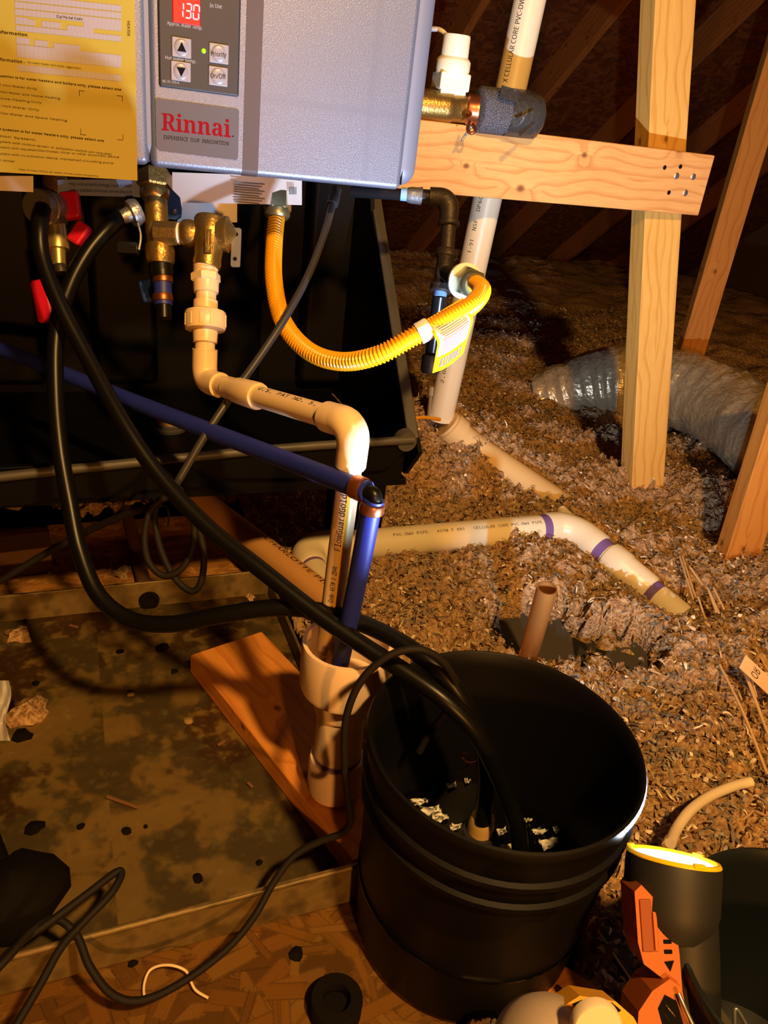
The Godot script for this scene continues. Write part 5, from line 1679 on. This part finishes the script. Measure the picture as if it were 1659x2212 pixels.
# ------------------------------------------------------------------ small things
func clutter() -> void:
	# copper stub
	var ct := P(1182, 1270, 1.32)
	var cb := P(1140, 1420, 1.42)
	var b := Buf.new()
	var d := (cb - ct).normalized()
	lathe(b, ct, cb + d * 0.05, [[0.3, 0.0], [0.3, 0.0155], [0.0, 0.0158], [0.0, 0.0182], [1.0, 0.0182], [1, 0]], 30)
	single("copper_stub", b, M.copper_stub, "short open copper pipe standing up behind the bucket", "pipe")
	# bars under the tub
	for q in [[[262, 1060], [312, 1262]], [[535, 1040], [640, 1190]]]:
		var o := Buf.new()
		tube(o, [G(q[0][0], q[0][1], DECK + 0.014), G(q[1][0], q[1][1], DECK + 0.014)], 0.0135, 14)
		single("floor_bar", o, M.bar_brown, "brown bar lying on the boards " + ("left of the cable coil" if q[0][0] < 300 else "under the right part of the tub"), "bar")
	single("yellow_wire", tube(Buf.new(), px_path([[870, 906, 1.6], [896, 903, 1.65], [920, 902, 1.7], [950, 906, 1.75]], 5), 0.0042, 8), M.flex_yellow, "short yellow wire sticking out beside the black tub's right corner", "wire")
	# block and scraps on the boards behind the pan
	b = Buf.new()
	var bc := G(35, 1200, DECK + 0.03)
	rbox(b, Transform3D(Basis(Vector3.UP, 0.1), bc), Vector3(0.13, 0.06, 0.07), 0.003, 1)
	single("wood_block", b, M.bar_brown, "small dark wood block behind the drain pan at the left edge", "block")
	# straws of wire
	var ws := [[[1468, 1202], [1500, 1285]], [[1474, 1202], [1508, 1290]], [[1490, 1225], [1520, 1255]], [[1508, 1290], [1527, 1330]], [[1528, 1270], [1550, 1313]], [[1541, 1270], [1567, 1307]], [[1531, 1275], [1556, 1316]],
		[[1555, 1437], [1662, 1680]], [[1607, 1450], [1664, 1580]], [[1611, 1450], [1668, 1590]], [[1617, 1445], [1638, 1495]], [[1632, 1400], [1680, 1470]]]
	var wi := 0
	for q in ws:
		var a := G(q[0][0], q[0][1], 0.112)
		var c := G(q[1][0], q[1][1], 0.112)
		a.y = maxf(a.y, ins_h(a.x, a.z) + 0.004)
		c.y = maxf(c.y - 0.01, ins_h(c.x, c.z) + 0.0)
		var m := (a + c) / 2
		m.y = maxf(m.y, ins_h(m.x, m.z) + 0.006)
		b = tube(Buf.new(), smooth([a, m, c], 6), 0.0022 if wi != 7 else 0.0026, 8)
		var far := wi < 7
		var o := part("wire_strand", b, M.straw)
		if wi == 7: meta(o, "longest pale wire strand lying on the insulation at the right", "wire", "")
		else: meta(o, ["left strand of the leaning pair beyond the drain line's end", "right strand of the leaning pair beyond the drain line's end", "short slanting strand between the two bundles beyond the drain line", "lower strand that continues the leaning pair towards the front", "left strand of the right bundle beyond the drain line", "short strand that stands off right of the right bundle", "middle strand of the right bundle beyond the drain line", "", "left strand of the pair below the small tag", "right strand of the pair below the small tag", "short strand just under the small tag", "strand above the small tag at the right edge"][wi], "wire", "strands beyond the drain line" if far else "strands by the small tag")
		wi += 1
	# tag
	var t0 := G(1640, 1462, 0.125)
	var tx := Transform3D(Basis(CB.x, CB.y, CB.z) * Basis(Vector3.BACK, -0.75) * Basis(Vector3.RIGHT, -0.5), t0)
	b = Buf.new()
	rbox(b, tx, Vector3(0.085, 0.032, 0.002), 0.0008, 1)
	var tg := single("paper_tag", b, M.straw, "small pale tag lettered OR lying on the insulation at the right edge", "tag")
	var tt := Transform3D(CB * Basis(Vector3.BACK, -0.75) * Basis(Vector3.RIGHT, -0.5) * Basis(Vector3.BACK, PI * 0.5 + 0.75), t0)
	letters(tg, "OR", M.ink, func(x: float, y: float) -> Vector3: return tx * Vector3(-0.018 + 0.016 * y, -0.01 + 0.02 * (x), 0.0014))
	# white hose end behind the flashlight
	single("pale_cable", tube(Buf.new(), px_path([[1448, 1822, 0.98], [1462, 1790, 1.02], [1490, 1752, 1.05], [1530, 1722, 1.08], [1580, 1700, 1.1], [1622, 1688, 1.11]], 7), 0.0072, 14), M.wire_white, "pale thick cable end curving up behind the flashlight", "cable")
	# membrane board and pieces by the bucket's foot
	var m0 := G(1262, 1985, 0.075)
	var m1 := G(1385, 2170, 0.075)
	var md := (m1 - m0).normalized()
	var sd := md.cross(Vector3.UP).normalized()
	b = Buf.new()
	var mw := 0.085
	rbox(b, Transform3D(Basis(md, Vector3.UP, md.cross(Vector3.UP)), (m0 + m1) / 2 - md * 0.02 - sd * mw * 0.5 + Vector3(0, -0.001, 0)), Vector3((m1 - m0).length() + 0.2, 0.02, mw), 0.002, 1)
	var mb := single("grey_board", b, M.membrane, "flat grey board on edge between bucket and flashlight", "board")
	b = tube(Buf.new(), [m0 - md * 0.1 + Vector3(0, 0.011, 0), m1 + md * 0.05 + Vector3(0, 0.011, 0)], 0.0014, 6)
	part("edge_bead", b, M.straw, mb)
	b = Buf.new()
	var k0 := G(1205, 2140, 0.07)
	rbox(b, Transform3D(Basis(Vector3.UP, -0.95), k0), Vector3(0.1, 0.02, 0.055), 0.002, 1)
	single("pine_scrap", b, M.board_pine, "tan scrap of wood at the foot of the bucket", "scrap")
	# tape measure and white lid at the bottom edge
	var tm := P(1292, 2190, 0.62)
	var o := thing("tape_measure", "yellow and black tape measure at the bottom edge beside the flashlight", "tape measure", tm - Vector3(0, 0.03, 0))
	var tb := Basis(CB.x.rotated(CB.z, -0.1), CB.y.rotated(CB.z, -0.1), CB.z) * Basis(Vector3.RIGHT, -0.35)
	b = Buf.new()
	prism(b, Transform3D(tb, tm), [Vector2(-0.034, -0.03), Vector2(0.03, -0.03), Vector2(0.031, -0.008), Vector2(0.023, 0.004), Vector2(0.009, 0.0135), Vector2(-0.02, 0.015), Vector2(-0.034, 0.006)], 0.035)
	part("body", b, M.tape_body_yellow, o)
	b = Buf.new()
	prism(b, Transform3D(tb, tm + tb.z * 0.0178), [Vector2(-0.021, 0.004), Vector2(0.007, 0.004), Vector2(0.013, 0.008), Vector2(0.006, 0.0125), Vector2(-0.018, 0.0125), Vector2(-0.026, 0.009)], 0.002)
	part("window", b, M.ink, o)
	var lc := P(1190, 2262, 0.6)
	var ld := thing("white_dome", "pale rounded plastic dome cut off by the bottom edge", "cap", lc - Vector3(0, 0.04, 0))
	var ln := (CB * Vector3(0.05, 0.75, 0.66)).normalized()
	part("dome", lathe(Buf.new(), lc - ln * 0.04, lc + ln * 0.032, [[0, 0], [0, 0.044], [0.3, 0.044], [0.6, 0.038], [0.85, 0.024], [0.97, 0.01], [1, 0]], 40), mat("dome_grey", c8(178, 160, 146), 0.5), ld)
	var kc := P(1288, 2215, 0.57)
	part("cap_disc", lathe(Buf.new(), kc - CB.z * 0.004, kc + CB.z * 0.006, [[0, 0], [0, 0.019], [0.8, 0.019], [1, 0.0175], [1, 0]], 32), M.white_plastic, ld)
	b = Buf.new()
	rbox(b, Transform3D(CB, P(1265, 2192, 0.567)), Vector3(0.006, 0.008, 0.005), 0.0025, 2)
	part("cap_tab", b, M.white_plastic, ld)
	# black disc at the bottom
	var dc := G(724, 2178, DECK + 0.005)
	b = Buf.new()
	lathe(b, dc - Vector3(0, 0.005, 0), dc + Vector3(0, 0.02, 0), [[0, 0], [0, 0.03], [0.9, 0.03], [1, 0.028], [1, 0.016], [0.4, 0.0155], [0.4, 0]], 30)
	single("black_cap", b, M.scrap_dark, "round dark cap on the floor boards at the bottom edge", "cap")
	# loop of white wire
	var wl := []
	for q in [[312, 2160], [311, 2128], [322, 2098], [345, 2086], [375, 2086], [402, 2098], [413, 2122], [424, 2140], [450, 2156]]: wl.append(G(q[0], q[1], DECK + 0.006 + 0.012 * exp(-pow((q[0] - 370) / 40.0, 2))))
	single("wire_loop", tube(Buf.new(), smooth(wl, 7), 0.0016, 8), M.wire_white, "thin bent loop of pale wire on the floor boards under the cord", "wire")
	# dark rag at the left
	b = Buf.new()
	var rg := G(40, 1915, 0.09)
	lathe(b, rg + Vector3(0.0, -0.02, 0), rg + Vector3(0.0, 0.035, 0), [[0, 0], [0, 0.055], [0.4, 0.052], [0.8, 0.03], [1, 0]], 16)
	lathe(b, rg + Vector3(-0.04, -0.02, -0.06), rg + Vector3(-0.045, 0.03, -0.075), [[0, 0], [0, 0.03], [0.6, 0.026], [1, 0]], 12)
	for i in b.v.size(): b.v[i] += Vector3(n1.get_noise_3dv(b.v[i] * 6.0), n1.get_noise_3dv(b.v[i] * 6.0 + Vector3.ONE) * 0.3, n1.get_noise_3dv(b.v[i] * 5.0 + Vector3.ONE * 3)) * 0.02
	single("crumpled_rag", b, M.scrap_dark, "crumpled black rag on the drain pan at the left edge", "rag")
	# clear bag at the left edge
	b = Buf.new()
	sheet(b, func(u: float, v: float) -> Vector3: return P(-40 + 58 * u + 6 * sin(v * 7.0) * u, lerpf(1470, 1600, v), 1.03 - 0.05 * sin(PI * v) * (1 - u) + 0.012 * sin(u * 9.0 + v * 5.0)), 10, 12, 0.0006)
	single("plastic_bag", b, M.bag_film, "crumpled clear plastic bag at the left edge of the drain pan", "bag")
	# pebbles and crumbs on the pan
	var peb := [[260, 1409, 0.006], [349, 1400, 0.011], [375, 1450, 0.007], [80, 1476, 0.006], [408, 1558, 0.008], [50, 1590, 0.014], [78, 1790, 0.012], [272, 1795, 0.007], [315, 1785, 0.004], [425, 1897, 0.008], [560, 1863, 0.005], [281, 1500, 0.006], [176, 1785, 0.005], [640, 2062, 0.008], [290, 2080, 0.006], [264, 2062, 0.005]]
	var pi_ := 0
	for q in peb:
		var hgt := 0.068 if q[1] < 1990 else DECK
		var c := G(q[0], q[1], hgt)
		b = Buf.new()
		lathe(b, c, c + Vector3(0, q[2] * 0.5, 0), [[0, 0], [0, 1.0], [0.4, 0.95], [0.8, 0.55], [1, 0]], 9, q[2])
		for i in b.v.size(): b.v[i] += (b.v[i] - c) * Vector3(1, 0.2, 1) * n2.get_noise_3dv(b.v[i] * 1.4) * 0.9
		var o2 := part("crumb", b, M.scrap_dark if pi_ != 4 and pi_ != 11 else M.scrap_pale)
		meta(o2, ["dark crumb on the pan below the low hose loop, left one", "larger dark crumb on the pan below the hose loop, right one", "dark crumb on the pan left of the board's far end", "dark crumb near the bag's top at the left", "pale crumb on the pan beside the board's middle", "dark lump on the pan under the bag", "dark lump on the pan above the black rag", "dark crumb in the pan's lower middle", "tiny dark crumb right of the pan's lower middle", "dark crumb near the pan's front rim", "dark crumb by the front rim near the bucket", "pale crumb in the middle of the pan", "small dark crumb between the rag and the pan's middle", "dark crumb on the boards beside the bucket", "dark crumb on the boards above the wire loop", "tiny dark crumb on the boards left of the wire loop"][pi_], "debris", "crumbs on the drain pan and boards")
		pi_ += 1
	var sl := [[[150, 1350], [168, 1355]], [[545, 1600], [560, 1612]], [[230, 1720], [300, 1745]], [[470, 1610], [486, 1600]], [[535, 1690], [545, 1700]]]
	var si := -1
	for q in sl:
		si += 1
		b = Buf.new()
		var a := G(q[0][0], q[0][1], 0.072)
		var c := G(q[1][0], q[1][1], 0.072)
		rbox(b, frame_between(a, c, Vector3.UP), Vector3((c - a).length(), 0.005, 0.003), 0.001, 1)
		meta(part("wood_splinter", b, M.bar_brown), ["thin splinter under the low hose loop on the pan", "short splinter left of the board's near end", "longest splinter in the lower middle of the pan", "short splinter left of the board's middle", "short splinter near the pan's front, beside the board"][si], "splinter", "splinters on the drain pan")
	# tufts of insulation that fell on the boards
	var ti := -1
	for q in [[265, 1235, 0.022], [110, 1230, 0.014], [300, 1190, 0.012], [560, 1160, 0.016], [60, 1540, 0.03], [40, 1370, 0.02], [640, 1345, 0.018], [540, 1290, 0.01]]:
		ti += 1
		var c := G(q[0], q[1], DECK if q[1] < 1260 else 0.068)
		b = Buf.new()
		lathe(b, c, c + Vector3(0, q[2] * 0.55, 0), [[0, 0], [0, 1.0], [0.4, 0.9], [0.75, 0.6], [1, 0]], 14, q[2])
		for i in b.v.size(): b.v[i] += (b.v[i] - c) * (n2.get_noise_3dv(b.v[i] * 2.0) + n3.get_noise_3dv(b.v[i] * 2.0)) * 0.9
		meta(part("insulation_tuft", b, M.insulation), "tuft of brown insulation " + ["on the boards by the left floor bar's near end", "on the boards right of the wood block", "on the boards beside the cable coil", "on the boards under the cross pipe", "in the pan beside the clear bag, the largest", "in the pan at its left back corner", "in the pan behind the white hub", "on the pan rim right of the drain hole"][ti], "tuft", "tufts on the boards")
